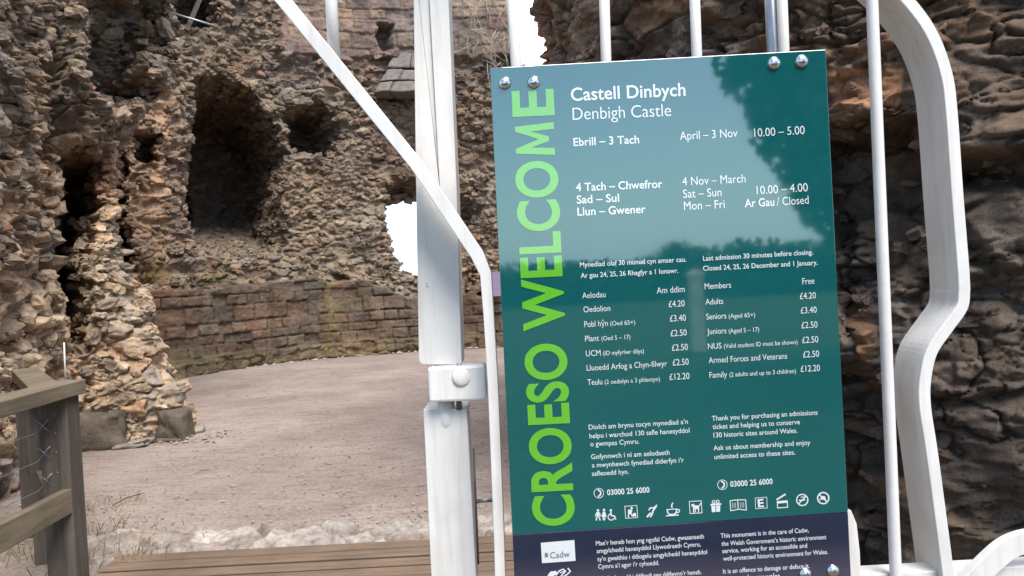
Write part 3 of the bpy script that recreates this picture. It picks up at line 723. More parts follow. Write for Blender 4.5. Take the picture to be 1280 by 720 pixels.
# ------------------------------------------------------------------ wooden fence on the left of the deck
def build_fence():
    P = Vector((-2.585, 4.52, 0)); f = empty('handrail_fence', P, 'weathered grey wooden handrail fence with wire strands at the left edge of the deck', 'fence')
    def post(x, y, w_, h_): MB().box((x, y, h_ / 2 - 0.06), (w_, w_, h_ + 0.12), Matrix.Rotation(R(4), 3, 'Z'), 0.006).build('post', M_woodZ, f)
    post(P.x, P.y, 0.155, 1.04)
    post(-2.52, 2.35, 0.145, 1.04)
    post(-3.0, 5.05, 0.13, 1.02)
    post(-3.42, 5.62, 0.13, 1.02)
    MB().beam((-2.40, 1.2, 1.085), (P.x + 0.02, P.y + 0.10, 1.085), 0.17, 0.08, bev=0.006).build('handrail', M_woodY, f)
    MB().beam((P.x - 0.06, P.y - 0.02, 1.078), (-3.5, 5.72, 1.075), 0.16, 0.07, bev=0.006).build('handrail', M_woodY, f)
    MB().beam((-2.43, 1.2, 0.47), (P.x + 0.055, P.y - 0.06, 0.47), 0.05, 0.135, bev=0.004).build('mid_rail', M_woodY, f)
    MB().beam((P.x - 0.10, P.y + 0.03, 0.47), (-3.42, 5.60, 0.47), 0.05, 0.13, bev=0.004).build('mid_rail', M_woodY, f)
    wm = MB()
    for zz in (0.60, 0.75, 0.90):
        pts = [(-2.52, 1.2 + k * 0.33, zz + 0.003 * math.sin(k * 2.1)) for k in range(10)] + [(P.x - 0.03, P.y - 0.075, zz)]
        wm.tube(pts, 0.0022, 5)
        e = Vector((P.x - 0.035, P.y - 0.09, zz))
        for ax in (-1, 1): wm.tube([e + Vector((-0.035, -0.02, 0.035 * ax)), e + Vector((0.03, -0.006, -0.035 * ax))], 0.0022, 5)
    wm.build('wire_strands', M_galv, f)
    for zz in (0.63, 0.74, 0.85, 0.95): MB().dome((P.x + 0.012, P.y - 0.0745, zz), (0, -1, 0), 0.009, 10, 3).build('bolt_head', M_darksteel, f)
build_fence()
# white marker stick by the pier
tag(MB().tube([at(82, 480, 6.7), at(80, 428, 6.7)], 0.007, 8).build('marker_stick', M_white), 'thin white stick standing in front of the dark cavity behind the handrail', 'stick')

# ------------------------------------------------------------------ fallen stones at the foot of the pier
M_rock_d = rock_mat('dark_fallen_stone', (0.075, 0.062, 0.05), (0.14, 0.115, 0.09), 8)
M_rock_p = rock_mat('pale_fallen_stone', (0.20, 0.175, 0.15), (0.31, 0.275, 0.235), 8)
def rock(name, px, py, Y, size, seed, mat, label, rot=0, group=None):
    p = at(px, py, Y); zc = size[2] * 0.40 - 0.05
    bm = stone_block((0, 0, 0), size, seed, rot); o = bm_obj(name, bm, mat); o.location = (p.x, Y, zc)
    return tag(o, label, 'stone', group)
rock('fallen_stone', 217, 520, 9.02, (0.34, 0.34, 0.34), 1, M_rock_d, 'dark squared block at the right foot of the ragged pier', 0.1, 'fallen stones at the foot of the pier')
rock('fallen_stone', 116, 538, 8.7, (0.62, 0.42, 0.42), 2, M_rock_d, 'large dark boulder at the left foot of the ragged pier behind the fence post', 0.3, 'fallen stones at the foot of the pier')
rock('fallen_stone', 205, 484, 9.35, (0.36, 0.32, 0.20), 3, M_rock_p, 'pale flat stone stacked on the right foot of the ragged pier', 0.5, 'fallen stones at the foot of the pier')
bpy.context.view_layer.objects.active = None
bpy.data.objects['fallen_stone.002'].location.z = 0.42
rock('fallen_stone', 165, 553, 8.7, (0.36, 0.25, 0.06), 4, M_rock_p, 'flat pale slab lying on the gravel before the pier', 0.2, 'fallen stones at the foot of the pier')
rock('fallen_stone', 205, 545, 8.95, (0.42, 0.24, 0.05), 5, M_rock_d, 'thin dark slab lying on the gravel in front of the squared block', -0.15, 'fallen stones at the foot of the pier')
rock('fallen_stone', 245, 536, 9.3, (0.20, 0.16, 0.07), 6, M_rock_p, 'small pale stone lying right of the dark squared block', 0.4, 'fallen stones at the foot of the pier')
def place_foot(rng, n):
    x = -4.9 + 1.6 * rng.random(n); y = 8.6 + 0.75 * rng.random(n); return np.c_[x, y, np.full(n, -0.035)]
tag(scatter_mesh('rubble_chips', 300, place_foot, lambda r: 0.006 + 0.035 * r.random() ** 3, 8, M_rock_p), kind='stuff')

# timber seen in the dark opening high on the wall
def timber():
    f = empty('window_barrier', at(240, 40, 15.9), 'timber and rail barrier in the dark opening high on the far wall', 'barrier')
    MB().beam(at(233, 38, 16.0), at(262, -30, 16.3), 0.10, 0.08).build('diagonal_prop', M_woodZ, f)
    MB().tube([at(208, 14, 15.85), at(268, 32, 16.0)], 0.02, 6).build('rail', M_galv, f)
timber()
# small lilac board seen far off between bar and sign
tag(MB().box(at(623, 355, 18.3), (0.30, 0.03, 0.55)).build('display_board', plain('lilac_board', (0.22, 0.17, 0.27), 0.6)), 'small lilac board against the far wall between gate bar and sign', 'board')

# dry creeper hanging on the far wall, top right of the post
def creeper(name, label, region, n, Y, seed, mat, r=0.006, ln=0.5):
    b = MB(); rs = random.Random(seed)
    for k in range(n):
        px = rs.uniform(region[0], region[2]); py = rs.uniform(region[1], region[3]); p = at(px, py, Y + rs.uniform(-0.1, 0.1))
        d = Vector((rs.uniform(-0.5, 0.6), rs.uniform(-0.35, 0.0), rs.uniform(-1, -0.1))).normalized(); L = ln * rs.uniform(0.4, 1.2); pts = [p]
        for j in range(3):
            d = (d + Vector((rs.uniform(-.4, .4), rs.uniform(-.2, .2), rs.uniform(-.4, .2)))).normalized(); pts.append(pts[-1] + d * L / 3)
        b.tube(pts, [r, r, r * 0.8, r * 0.4], 4)
    o = b.build(name, mat); return tag(o, label, 'creeper')
M_straw = plain('dry_creeper', (0.30, 0.25, 0.18), 0.9, var=0.35, scale=3)
creeper('dry_creeper', 'pale dry creeper stems straggling down the far wall between white post and sign', (585, -20, 645, 78), 55, 18.45, 5, M_straw, 0.010, 0.9)

# dry grass tufts by the fence post and deck edge
def tufts():
    b = MB(); rs = random.Random(21)
    spots = [(-2.25, 5.0, 0.22, 40), (-2.65, 5.0, 0.5, 120), (-3.2, 5.2, 0.5, 120), (-3.3, 6.2, 0.4, 60), (-2.3, 4.9, 0.15, 30), (-2.9, 5.6, 0.4, 60)]
    for (x, y, sp, n) in spots:
        for k in range(n):
            p = Vector((x + rs.gauss(0, sp * 0.5), y + rs.gauss(0, sp * 0.4), -0.06)); h = rs.uniform(0.05, 0.2)
            d = Vector((rs.gauss(0, 0.5), rs.gauss(0, 0.5), 1)).normalized(); s = Vector((rs.uniform(-1, 1), rs.uniform(-1, 1), 0)).normalized() * 0.003
            m = p + d * h * 0.6; t = p + d * h + Vector((d.x, d.y, -0.3)) * h * 0.5
            v = [b.bm.verts.new(q) for q in (p - s, p + s, m + s * 0.7, m - s * 0.7, t)]
            b.bm.faces.new((v[0], v[1], v[2], v[3])); b.bm.faces.new((v[3], v[2], v[4]))
    return b.build('grass', plain('dry_grass', (0.16, 0.14, 0.06), 0.9, var=0.5, scale=5))
tag(tufts(), kind='stuff')

# ------------------------------------------------------------------ gate post with its hinge
YP = 1.60
post = empty('gate_post', at(555, 720, YP), 'white painted steel gate post in two lengths joined by a pin hinge', 'post')
def pl(pts, Y): return [at(x, y, Y) for x, y in pts]
def gate_post():
    b = MB(); D = (0, 0.10, 0)
    b.prism(pl([(517, -260), (519, -260), (523, 0), (540, 150), (549.6, 236), (545, 150), (536.5, 0), (531, -260), (556, -260), (560.5, 0), (571, 240), (577, 456), (528, 456), (524.5, 453), (523.5, 448), (520, 240), (517, 0)], YP), D)
    b.prism(pl([(519.3, -260), (530.7, -260), (536.2, 0), (544.7, 150), (549.6, 231), (540.4, 150), (523.3, 0)], YP + 0.007), (0, 0.09, 0))
    o = b.build('upper_stile', M_white, post, 0.0015)
    MB().prism(pl([(529, 512), (583.5, 510.5), (595, 720), (605, 960), (551, 960), (539, 720)], YP), D).build('lower_stile', M_white, post, 0.002)
    # collar: block with a rounded right end that wraps the pivot
    c = MB(); c.prism(pl([(534, 460), (606, 456.5), (608, 500.5), (536.5, 503.5)], YP - 0.032), (0, 0.07, 0))
    c.build('hinge_collar', M_white, post, 0.005)
    MB().dome(at(577, 471, YP - 0.031), (0.1, -1, 0.1), 0.019, 24, 6, 0.38).build('dome_head', M_white, post)
    MB().tube([at(573.5, 490, YP + 0.002), at(574, 512, YP + 0.002)], 0.0058, 12).build('hinge_pin', M_darksteel, post)
    MB().tube([at(571, 456.8, YP - 0.012), at(577, 456.6, YP - 0.012)], 0.004, 8).build('split_pin', M_galv, post)
    MB().tube([at(538, 458.5, YP - 0.012), at(543, 458.3, YP - 0.012)], 0.003, 8).build('split_pin', M_galv, post)
    MB().tube([at(557.5, 500, YP + 0.0135), at(558, 528, YP + 0.0140), at(558.5, 541, YP + 0.018)], [0.017, 0.017, 0.013], 24).build('pivot_boss', M_white, post)
    MB().tube([at(592, 560, YP + 0.05), at(598, 705, YP + 0.05)], 0.0022, 6).build('latch_rod', M_darksteel, post)
    MB().tube([at(594, 626.5, YP + 0.05), at(618, 625, YP + 0.05)], 0.0042, 8).build('latch_bar', M_galv, post)
gate_post()

# ------------------------------------------------------------------ gate leaf
YG = 1.50; MPP = YG / FPX
gate = empty('metal_gate', at(860, 760, YG), 'white painted steel gate with wavy flat bar outline and upright bars carrying the welcome board', 'gate')
def curve_pts(pts, n=8):
    """Catmull-Rom through pixel points"""
    out = []; P = [np.array(p, float) for p in pts]; P = [2 * P[0] - P[1]] + P + [2 * P[-1] - P[-2]]
    for i in range(1, len(P) - 2):
        for k in range(n):
            t = k / n; a, b_, c, d = P[i - 1:i + 3]
            out.append(0.5 * ((2 * b_) + (c - a) * t + (2 * a - 5 * b_ + 4 * c - d) * t * t + (3 * b_ - a - 3 * c + d) * t ** 3))
    out.append(P[-2]); return out
def gate_leaf():
    left = [(180, -196), (354, 0), (520, 205), (596, 318), (607, 343), (611, 400), (616, 480), (624, 680), (626, 760), (640, 1100)]
    MB().strip([at(x, y, YG) for x, y in left], [0.026, 0.026, 0.025, 0.025, 0.021, 0.019, 0.019, 0.019, 0.019, 0.019], 0.07).build('outline_bar', M_white, gate, 0.0015)
    right = curve_pts([(985, -138), (1040, -92), (1085, -48), (1128, -8), (1163, 38), (1183, 90), (1190, 140), (1197, 240), (1205, 340)], 5) + curve_pts([(1206, 362), (1203, 384), (1185, 410), (1165, 440), (1157, 475), (1157, 510), (1166, 570), (1186, 720), (1195, 790)], 6)
    MB().strip([at(x, y, YG) for x, y in right], 0.022, 0.105).build('outline_bar', M_white, gate, 0.0015)
    for (xt, yt, xm, ym, rr) in ((639, 0, 645, 80, 0.0098), (755, 0, 757.5, 72, 0.0098), (868, 0, 871, 68, 0.0098), (977, 0, 980, 65, 0.0102)):
        sx = (xm - xt) / (ym - yt)
        MB().tube([at(xt - 110 * sx, -140, YG + 0.011), at(xm, ym, YG + 0.011), at(xm + 0.045 * 680, 760, YG + 0.011)], rr, 14).build('upright_bar', M_white, gate)
    MB().tube([at(1083, -150, YG + 0.011), at(1090, 0, YG + 0.011), at(1120, 725, YG + 0.011), at(1124, 790, YG + 0.011)], 0.0108, 14).build('upright_bar', M_white, gate)
    MB().tube([at(410, -150, YG + 0.02), at(414, 0, YG + 0.02), at(418.5, 76, YG + 0.02)], 0.0115, 14).build('upright_bar', M_white, gate)
    MB().tube([at(957, -140, YG + 0.05), at(966, 80, YG + 0.05), at(990, 740, YG + 0.05)], 0.0105, 14).build('drop_bolt', M_galv, gate)
    MB().strip([at(628, 752, YG + 0.02), at(1075, 728, YG + 0.02), at(1290, 716, YG + 0.02), at(1500, 705, YG + 0.02)], 0.026, 0.05).build('bottom_rail', M_white, gate, 0.0015)
    MB().prism(pl([(1059, 640), (1064, 638), (1071, 655), (1075, 690), (1077, 740), (1063, 742)], YG + 0.012), (0, 0.012, 0)).build('stop_plate', M_white, gate, 0.001)
    sc = curve_pts([(1205, 742), (1222, 724), (1243, 703), (1263, 687), (1288, 678), (1330, 674), (1390, 680)], 6)
    MB().strip([at(x, y, YG) for x, y in sc], 0.040, 0.02).build('scroll_bar', M_white, gate, 0.0015)
    MB().strip([at(216, -152, YG + 0.003), at(1084, -152, YG + 0.003)], 0.03, 0.06).build('top_rail', M_white, gate, 0.0015)
gate_leaf()

# ------------------------------------------------------------------ the welcome board
YS = 1.478
def sign_mat(name, col, var=0.06):
    m, n, b = newmat(name); co = objco(n)
    lo = tuple(c * (1 - var) for c in col)
    n.links.new(ramp(n, noise(n, 5, 5, 0.6, co), [(0.3, lo), (0.7, col)]), b.inputs['Base Color'])
    n.links.new(ramp(n, noise(n, 9, 6, 0.7, co), [(0.35, (0.02, 0.02, 0.02)), (0.75, (0.055, 0.055, 0.055))]), b.inputs['Roughness']); b.inputs['Specular IOR Level'].default_value = 1.0; b.inputs['IOR'].default_value = 1.8
    n.links.new(bump(n, noise(n, 3.0, 2, 0.5, co), 0.05, 0.004), b.inputs['Normal'])
    return m
M_teal = sign_mat('teal_panel', (0.005, 0.084, 0.088))
M_navy = sign_mat('navy_panel', (0.012, 0.014, 0.045))
M_swhite = sign_mat('white_print', (0.64, 0.67, 0.69))
M_lime = sign_mat('lime_print', (0.115, 0.42, 0.03))
M_grey = sign_mat('grey_print', (0.12, 0.13, 0.15))
sign = empty('welcome_board', at(845, 400, YS), 'teal and navy castle welcome board with opening times and prices bolted to the white gate', 'sign')
def board():
    b = MB(); T = (0, 0.005, 0)
    b.prism(pl([(612.5, 85), (1032, 62), (1060, 640), (640.5, 668.5)], YS), T); b.build('upper_panel', M_teal, sign, 0.0008)
    b = MB(); b.prism(pl([(640.5, 668.9), (1060, 640.4), (1067, 790), (647, 820)], YS), T); b.build('lower_panel', M_navy, sign, 0.0008)
    for (x, y) in ((631, 104), (667, 103), (967.5, 79), (1002, 76.5), (1006.5, 717.5), (1041, 713.5)):
        MB().dome(at(x, y, YS - 0.0006), (0, -1, 0), 0.0118, 24, 7, 0.75).build('bolt', M_bolt, sign)
board()

EZ = [0]
def glyphs(text, bold, res=3):
    cu = bpy.data.curves.new('text', 'FONT'); cu.body = text; cu.size = 1.0; cu.resolution_u = res; cu.fill_mode = 'FRONT'
    cu.offset = bold; cu.space_character = 1.0 + bold * 1.2
    o = bpy.data.objects.new('text', cu); COL.objects.link(o)
    dg = bpy.context.evaluated_depsgraph_get(); dg.update()
    me = bpy.data.meshes.new_from_object(o.evaluated_get(dg))
    n = len(me.vertices); V = np.zeros(n * 3, np.float32); me.vertices.foreach_get('co', V); V = V.reshape(-1, 3)
    F = [tuple(p.vertices) for p in me.polygons]
    bpy.data.objects.remove(o); bpy.data.curves.remove(cu); bpy.data.meshes.remove(me)
    return V, F
class Lettering:
    def __init__(s): s.V = []; s.F = []; s.n = 0
    def add(s, text, p0, p1, cap, bold=0.0, off=0.0009):
        """text from pixel p0 to p1 along the baseline, capital height cap in pixels of the photograph"""
        V, F = glyphs(text, bold, 12 if cap > 14 else 4)
        a = at(p0[0], p0[1], YS - off); b = at(p1[0], p1[1], YS - off); d = b - a
        x0, x1 = V[:, 0].min(), V[:, 0].max(); k = d.length / (x1 - x0); d.normalize()
        up = Vector((-d.z, 0, d.x)); hs_ = cap * (YS / FPX) / 0.70
        W = np.array(a)[None] + (V[:, :1] - x0) * k * np.array(d)[None] + V[:, 1:2] * hs_ * np.array(up)[None]
        s.V.append(W); s.F += [tuple(i + s.n for i in f) for f in F]; s.n += len(W)
        return s
    def poly(s, pts, off=None):
        EZ[0] = (EZ[0] + 1) % 12; o = 0.0007 + EZ[0] * 0.00006
        W = np.array([at(x, y, YS - o) for x, y in pts]); s.V.append(W); s.F.append(tuple(range(s.n, s.n + len(W)))); s.n += len(W); return s
    def line(s, pts, wd, closed=False):
        """stroked polyline, wd in pixels"""
        P = [np.array(p, float) for p in pts]
        if closed: P.append(P[0])
        for a, b in zip(P, P[1:]):
            t = b - a; L = np.hypot(*t) + 1e-9; t /= L; q = np.array((-t[1], t[0])) * wd / 2; e = t * wd * 0.3
            s.poly([a - e + q, b + e + q, b + e - q, a - e - q])
        return s
    def disc(s, c, r, n=14): return s.poly([(c[0] + r * math.cos(2 * math.pi * k / n), c[1] + r * math.sin(2 * math.pi * k / n)) for k in range(n)])
    def ring(s, c, r, wd, n=20, a0=0, a1=360): return s.line([(c[0] + r * math.cos(R(a0 + (a1 - a0) * k / n)), c[1] + r * math.sin(R(a0 + (a1 - a0) * k / n))) for k in range(n + 1)], wd)
    def build(s, name, mat):
        me = bpy.data.meshes.new(name); me.from_pydata(np.concatenate(s.V).tolist(), [], s.F); me.update()
        # all print faces the viewer of the board
        bm = bmesh.new(); bm.from_mesh(me)
        bm.normal_update(); bmesh.ops.reverse_faces(bm, faces=[f for f in bm.faces if f.normal.y > 0]); bm.to_mesh(me); bm.free()
        return attach(link(name, me, mat), sign)

def lettering():
    L = Lettering; T = L()
    # big vertical welcome, reads upwards
    T.add('CROESO WELCO', (717, 656), (694.3, 200), 50, 0.026); T.add('E', (691.5, 144), (690, 111), 50, 0.026)
    Bm = lambda s_, t_: (693.9 - 1.9 * s_ - 48.5 * t_, 193.5 - 41 * s_ + 2.4 * t_)
    Q = [Bm(*q) for q in ((0.0, 0), (0.09, 1), (0.24, 1), (0.5, 0.40), (0.76, 1), (0.91, 1), (1, 0), (0.79, 0), (0.745, 0.60), (0.57, 0.14), (0.43, 0.14), (0.255, 0.60), (0.21, 0))]
    T.poly(Q); T.build('welcome_lettering', M_lime)
    t = L()
    t.add('Castell Dinbych', (714, 126), (857, 119.5), 16, 0.014); t.add('Denbigh Castle', (716, 150), (839, 145), 15.5, -0.006); t.build('title_lettering', M_swhite)
    t = L()
    t.add('Ebrill – 3 Tach', (717, 182.5), (799, 179), 10, 0.014); t.build('opening_hours_lettering', M_swhite); t = L(); t.add('April – 3 Nov', (850, 175), (922, 171), 10.5)
    t.build('opening_hours_lettering', M_swhite); t = L()
    t.add('10.00 – 5.00', (943, 171), (1006, 167.5), 10.5)
    t.build('opening_hours_lettering', M_swhite); t = L()
    t.add('4 Tach – Chwefror', (720, 239), (828, 234.5), 10, 0.014); t.add('Sad – Sul', (721, 254.5), (774, 252), 10, 0.014); t.add('Llun – Gwener', (722, 269.5), (807, 266), 10, 0.014)
    t.build('opening_hours_lettering', M_swhite); t = L()
    t.add('4 Nov – March', (853, 232), (932, 228), 10.5); t.add('Sat – Sun', (854, 247.5), (902, 245), 10.5); t.add('Mon – Fri', (855, 262.5), (906, 260), 10.5)
    t.build('opening_hours_lettering', M_swhite); t = L()
    t.add('10.00 – 4.00', (946, 243), (1010, 239), 10.5); t.add('Ar Gau', (931, 259), (968, 257), 10, 0.014); t.add('/ Closed', (971, 257), (1011, 254.5), 10.2)
    t.build('opening_hours_lettering', M_swhite)
    t = L()
    t.add('Mynediad olaf 30 munud cyn amser cau.', (725, 334), (858, 327), 6.2, 0.010); t.add('Ar gau 24, 25, 26 Rhagfyr a 1 Ionawr.', (726, 347.5), (848, 341), 6.2, 0.010)
    t.build('admission_note_lettering', M_swhite); t = L()
    t.add('Last admission 30 minutes before closing.', (879, 326), (1016, 318), 6.2, 0.010); t.add('Closed 24, 25, 26 December and 1 January.', (879, 338.5), (1022, 331), 6.2, 0.010)
    t.build('admission_note_lettering', M_swhite)
    t = L()
    for (a, ax, ay, bx, s_, sx, p, p0, p1, py) in (
        ('Aelodau', 728, 373, 757, None, 0, 'Am ddim', 821, 856, 367), ('Oedolion', 729.5, 390.5, 763, None, 0, '£4.20', 836, 856, 384),
        ('Pobl hŷn', 730.5, 409, 760, '(Oed 65+)', 794, '£3.40', 837.5, 857.5, 402), ('Plant', 731.5, 427, 749, '(Oed 5 – 17)', 788, '£2.50', 838.5, 858.5, 420.5),
        ('UCM', 732.5, 445.5, 751, '(ID myfyriwr dilys)', 805, '£2.50', 840, 860, 438.5), ('Lluoedd Arfog a Chyn-filwyr', 733.5, 463.5, 834, None, 0, '£2.50', 841, 861, 457),
        ('Teulu', 734.5, 481.5, 753, '(2 oedolyn a 3 phlentyn)', 825, '£12.20', 837, 862, 475),
        ('Members', 881, 361.5, 914, None, 0, 'Free', 1003, 1018, 355.5), ('Adults', 882, 381, 904, None, 0, '£4.20', 1000, 1020, 374),
        ('Seniors', 883, 399.5, 908, '(Aged 65+)', 944, '£3.40', 1001, 1021, 392), ('Juniors', 884, 418, 908, '(Aged 5 – 17)', 949, '£2.50', 1002, 1022, 410.5),
        ('NUS', 885, 436.5, 902, '(Valid student ID must be shown)', 997, '£2.50', 1003, 1023, 429), ('Armed Forces and Veterans', 886, 454, 984, None, 0, '£2.50', 1004, 1024, 447),
        ('Family', 887, 472.5, 909, '(2 adults and up to 3 children)', 995, '£12.20', 1001, 1025, 465)):
        sl = -0.058
        if a == 'Members': t.build('price_lettering', M_swhite); t = L()
        t.add(a, (ax, ay), (bx, ay + sl * (bx - ax)), 7.4)
        if s_: t.add(s_, (bx + 3, ay + sl * (bx + 3 - ax)), (sx, ay + sl * (sx - ax)), 5.6)
        t.add(p, (p0, py), (p1, py + sl * (p1 - p0)), 8)
    t.build('price_lettering', M_swhite)
    t = L()
    for (s_, x, y, x1) in (('Diolch am brynu tocyn mynediad a’n', 736, 537, 860), ('helpu i warchod 130 safle hanesyddol', 737, 548, 862), ('o gwmpas Cymru.', 738, 558, 799),
                           ('Gofynnwch i ni am aelodaeth', 739, 574, 837), ('a mwynhewch fynediad diderfyn i’r', 740, 584.5, 855), ('safleoedd hyn.', 740, 595, 786),
                           ('Thank you for purchasing an admissions', 890, 526, 1022), ('ticket and helping us to conserve', 891, 536.5, 1000), ('130 historic sites around Wales.', 892, 547, 997),
                           ('Ask us about membership and enjoy', 892, 563, 1013), ('unlimited access to these sites.', 893, 574, 994)):
        if s_[:6] in ('Thank ', 'Gofynn', 'Ask us'): t.build('thank_you_lettering', M_swhite); t = L()
        t.add(s_, (x, y), (x1, y - 0.058 * (x1 - x)), 6.2, 0.006)
    t.build('thank_you_lettering', M_swhite)
    t = L(); t.add('03000 25 6000', (759, 619), (812, 615.5), 7, 0.02); t.build('telephone_lettering', M_swhite); t = L(); t.add('03000 25 6000', (913, 608.5), (966, 605), 7, 0.02); t.build('telephone_lettering', M_swhite)
    t = L()
    for (s_, x, y, x1) in (('Mae’r heneb hon yng ngofal Cadw, gwasanaeth', 745, 682, 880), ('amgylchedd hanesyddol Llywodraeth Cymru,', 746, 691.5, 876), ('sy’n gweithio i ddiogelu amgylchedd hanesyddol', 747, 701.5, 884),
                           ('Cymru a’i agor i’r cyhoedd.', 748, 711, 824), ('Mae’n drosedd i ddifrodi neu ddifwyno’r heneb.', 749, 726, 877),
                           ('This monument is in the care of Cadw,', 901, 672.5, 1011), ('the Welsh Government’s historic environment', 902, 682.5, 1033), ('service, working for an accessible and', 903, 691.5, 1009),
                           ('well-protected historic environment for Wales.', 904, 701, 1035), ('It is an offence to damage or deface it.', 904, 717, 1012)):
        if s_[:6] in ('Mae’n ', 'This m', 'It is '): t.build('care_notice_lettering', M_swhite); t = L()
        t.add(s_, (x, y), (x1, y - 0.066 * (x1 - x)), 5.8, 0.006)
    t.build('care_notice_lettering', M_swhite); t = L()
    t.add('www.cadw.gov.wales', (906, 727), (975, 723), 7, 0.014)
    t.build('care_notice_lettering', M_swhite)
    t = L(); t.poly([(676, 678.5), (718, 675), (719.5, 701), (677.5, 704)]); t.build('logo_plate', M_swhite)
    t = L(); t.add('Cadw', (688, 698), (712.5, 696), 8, -0.004, 0.0016)
    c = (683, 693.8)
    for k in range(6):
        a = math.pi * k / 6 + 0.2; q = (c[0] + 3 * math.cos(a), c[1] + 3 * math.sin(a)); q2 = (c[0] - 3 * math.cos(a), c[1] - 3 * math.sin(a))
        W = np.array([at(q[0] - 0.4, q[1], YS - 0.0015 - k * 1e-5), at(q[0] + 0.4, q[1], YS - 0.0015 - k * 1e-5), at(q2[0] + 0.4, q2[1], YS - 0.0015 - k * 1e-5), at(q2[0] - 0.4, q2[1], YS - 0.0015 - k * 1e-5)])
        t.V.append(W); t.F.append(tuple(range(t.n, t.n + 4))); t.n += 4
    t.build('logo_lettering', M_grey)
    # emblem below the logo plate: a beast with raised wing and curled tail
    t = L()
    t.poly([(684, 720), (688, 714.5), (695, 713.5), (697, 717), (690, 721)]); t.line([(695, 719), (699, 713.5), (704, 711.5), (707, 714), (703, 718), (700, 722)], 1.6)
    t.line([(702, 722), (709, 718), (713, 714), (710, 710.5)], 1.6); t.line([(700, 716), (705, 714.5)], 1.2); t.line([(685, 722), (695, 722), (706, 724)], 2.2)
    t.build('emblem', M_swhite)
def icons():
    I = Lettering; sl = -0.068
    def person(t, x, y, s=1):
        t.disc((x, y - 6.2 * s), 1.7 * s, 10)
        t.poly([(x - 2.1 * s, y - 4 * s), (x + 2.1 * s, y - 4 * s), (x + 1.6 * s, y + 1 * s), (x - 1.6 * s, y + 1 * s)])
        t.line([(x - 0.9 * s, y), (x - 2.4 * s, y + 6.5 * s)], 1.7 * s); t.line([(x + 0.9 * s, y), (x + 2.6 * s, y + 6.5 * s)], 1.7 * s)
        t.line([(x - 1.8 * s, y - 3.5 * s), (x - 3.6 * s, y + 1.5 * s)], 1.1 * s); t.line([(x + 1.8 * s, y - 3.5 * s), (x + 3.4 * s, y + 1 * s)], 1.1 * s)
    t = I(); person(t, 747.5, 644, 0.95)
    x, y = 755, 643.5; t.disc((x, y - 6), 1.6); t.poly([(x - 1.4, y - 4), (x + 1.4, y - 4), (x + 3.2, y + 2.5), (x - 3.2, y + 2.5)]); t.line([(x - .9, y + 2), (x - .9, y + 6.5)], 1.4); t.line([(x + .9, y + 2), (x + .9, y + 6.5)], 1.4)
    t.disc((763.5, 638), 1.5); t.line([(763.5, 639.5), (764, 644.5), (768, 645), (769.5, 649)], 1.6); t.ring((764, 646.2), 3.9, 1.2, 14, 30, 250); t.build('toilet_symbol', M_swhite)
    t = I(); t.line([(781, 633), (796, 631.8), (797, 647), (782, 648)], 0.8, True); t.disc((789.5, 635.2), 1.6); t.poly([(785, 637), (790.5, 637), (789, 643), (785, 642)]); t.line([(786, 641), (785.5, 646.5)], 1.5); t.line([(788, 641), (790.5, 645)], 1.5)
    t.poly([(790, 645.8), (791.5, 641.5), (794.5, 641), (795.5, 645.5)]); t.build('family_room_symbol', M_swhite)
    t = I(); t.line([(809, 646), (813, 641.5)], 2.2); t.line([(813, 646), (815, 643), (816.5, 638), (820, 633.5)], 2.0); t.line([(811, 637.5), (813, 634.8), (817, 635), (821, 631.5)], 1.6); t.build('hearing_loop_symbol', M_swhite)
    t = I(); t.line([(834, 637), (834.5, 640.5), (837, 643.2), (843, 643), (845.5, 640), (846, 636.2)], 1.7); t.line([(834, 637), (846, 636.2)], 1.1); t.line([(846, 637.5), (849.2, 636.8), (849.4, 640), (845, 641.3)], 1.1)
    t.line([(833, 644.8), (848, 643.8)], 1.5); t.line([(840, 634.5), (839.5, 631.5), (841, 628.8)], 1.6); t.build('cafe_symbol', M_swhite)
    t = I(); t.line([(861.5, 627), (876.5, 626), (877.5, 641), (862.5, 642)], 0.9, True); t.poly([(866, 631.5), (874, 632), (873.5, 636.5), (866.5, 636)]); t.line([(867, 635), (867, 640.5)], 1.5); t.line([(869, 635.5), (869.2, 640)], 1.2); t.line([(873, 635), (873.2, 640)], 1.5)
    t.line([(873.5, 633), (876, 629)], 1.2); t.poly([(863.8, 630.8), (867.5, 629.5), (868.5, 632.8), (865, 633.5)]); t.build('dog_symbol', M_swhite)
    t = I(); t.poly([(889, 632.5), (894.2, 632), (894.5, 640), (889.8, 640.3)]); t.poly([(895.2, 632), (900.4, 631.6), (900, 639.6), (895.4, 640)]); t.line([(888.5, 631), (901, 630)], 2.0); t.ring((892, 627.5), 1.8, 1.1, 10); t.ring((897, 627.1), 1.8, 1.1, 10); t.build('gift_symbol', M_swhite)
    t = I(); t.line([(912.5, 626), (922, 624.8), (932, 624.8), (933, 637.5), (923, 636.6), (913.5, 638.5)], 1.1, True); t.line([(922, 625), (923, 637)], 1.2)
    for k in range(3): t.line([(915.5 + 2 * k, 628.5), (915.8 + 2 * k, 635)], 0.5); t.line([(925.5 + 2 * k, 628), (925.8 + 2 * k, 634.5)], 0.5)
    t.build('guidebook_symbol', M_swhite)
    t = I(); t.line([(944, 622.5), (958.5, 621.5), (959, 635), (944.5, 636)], 0.7, True); t.add('E', (947.6, 634), (955, 633.4), 10, 0.03); t.build('education_symbol', M_swhite)
    t = I(); t.line([(971.5, 627), (984, 626), (984.6, 634), (972, 635)], 1.2, True); t.line([(971, 624.5), (981.5, 618)], 2.0); t.line([(972, 628.5), (984, 627.5)], 2.0); t.build('film_symbol', M_swhite)
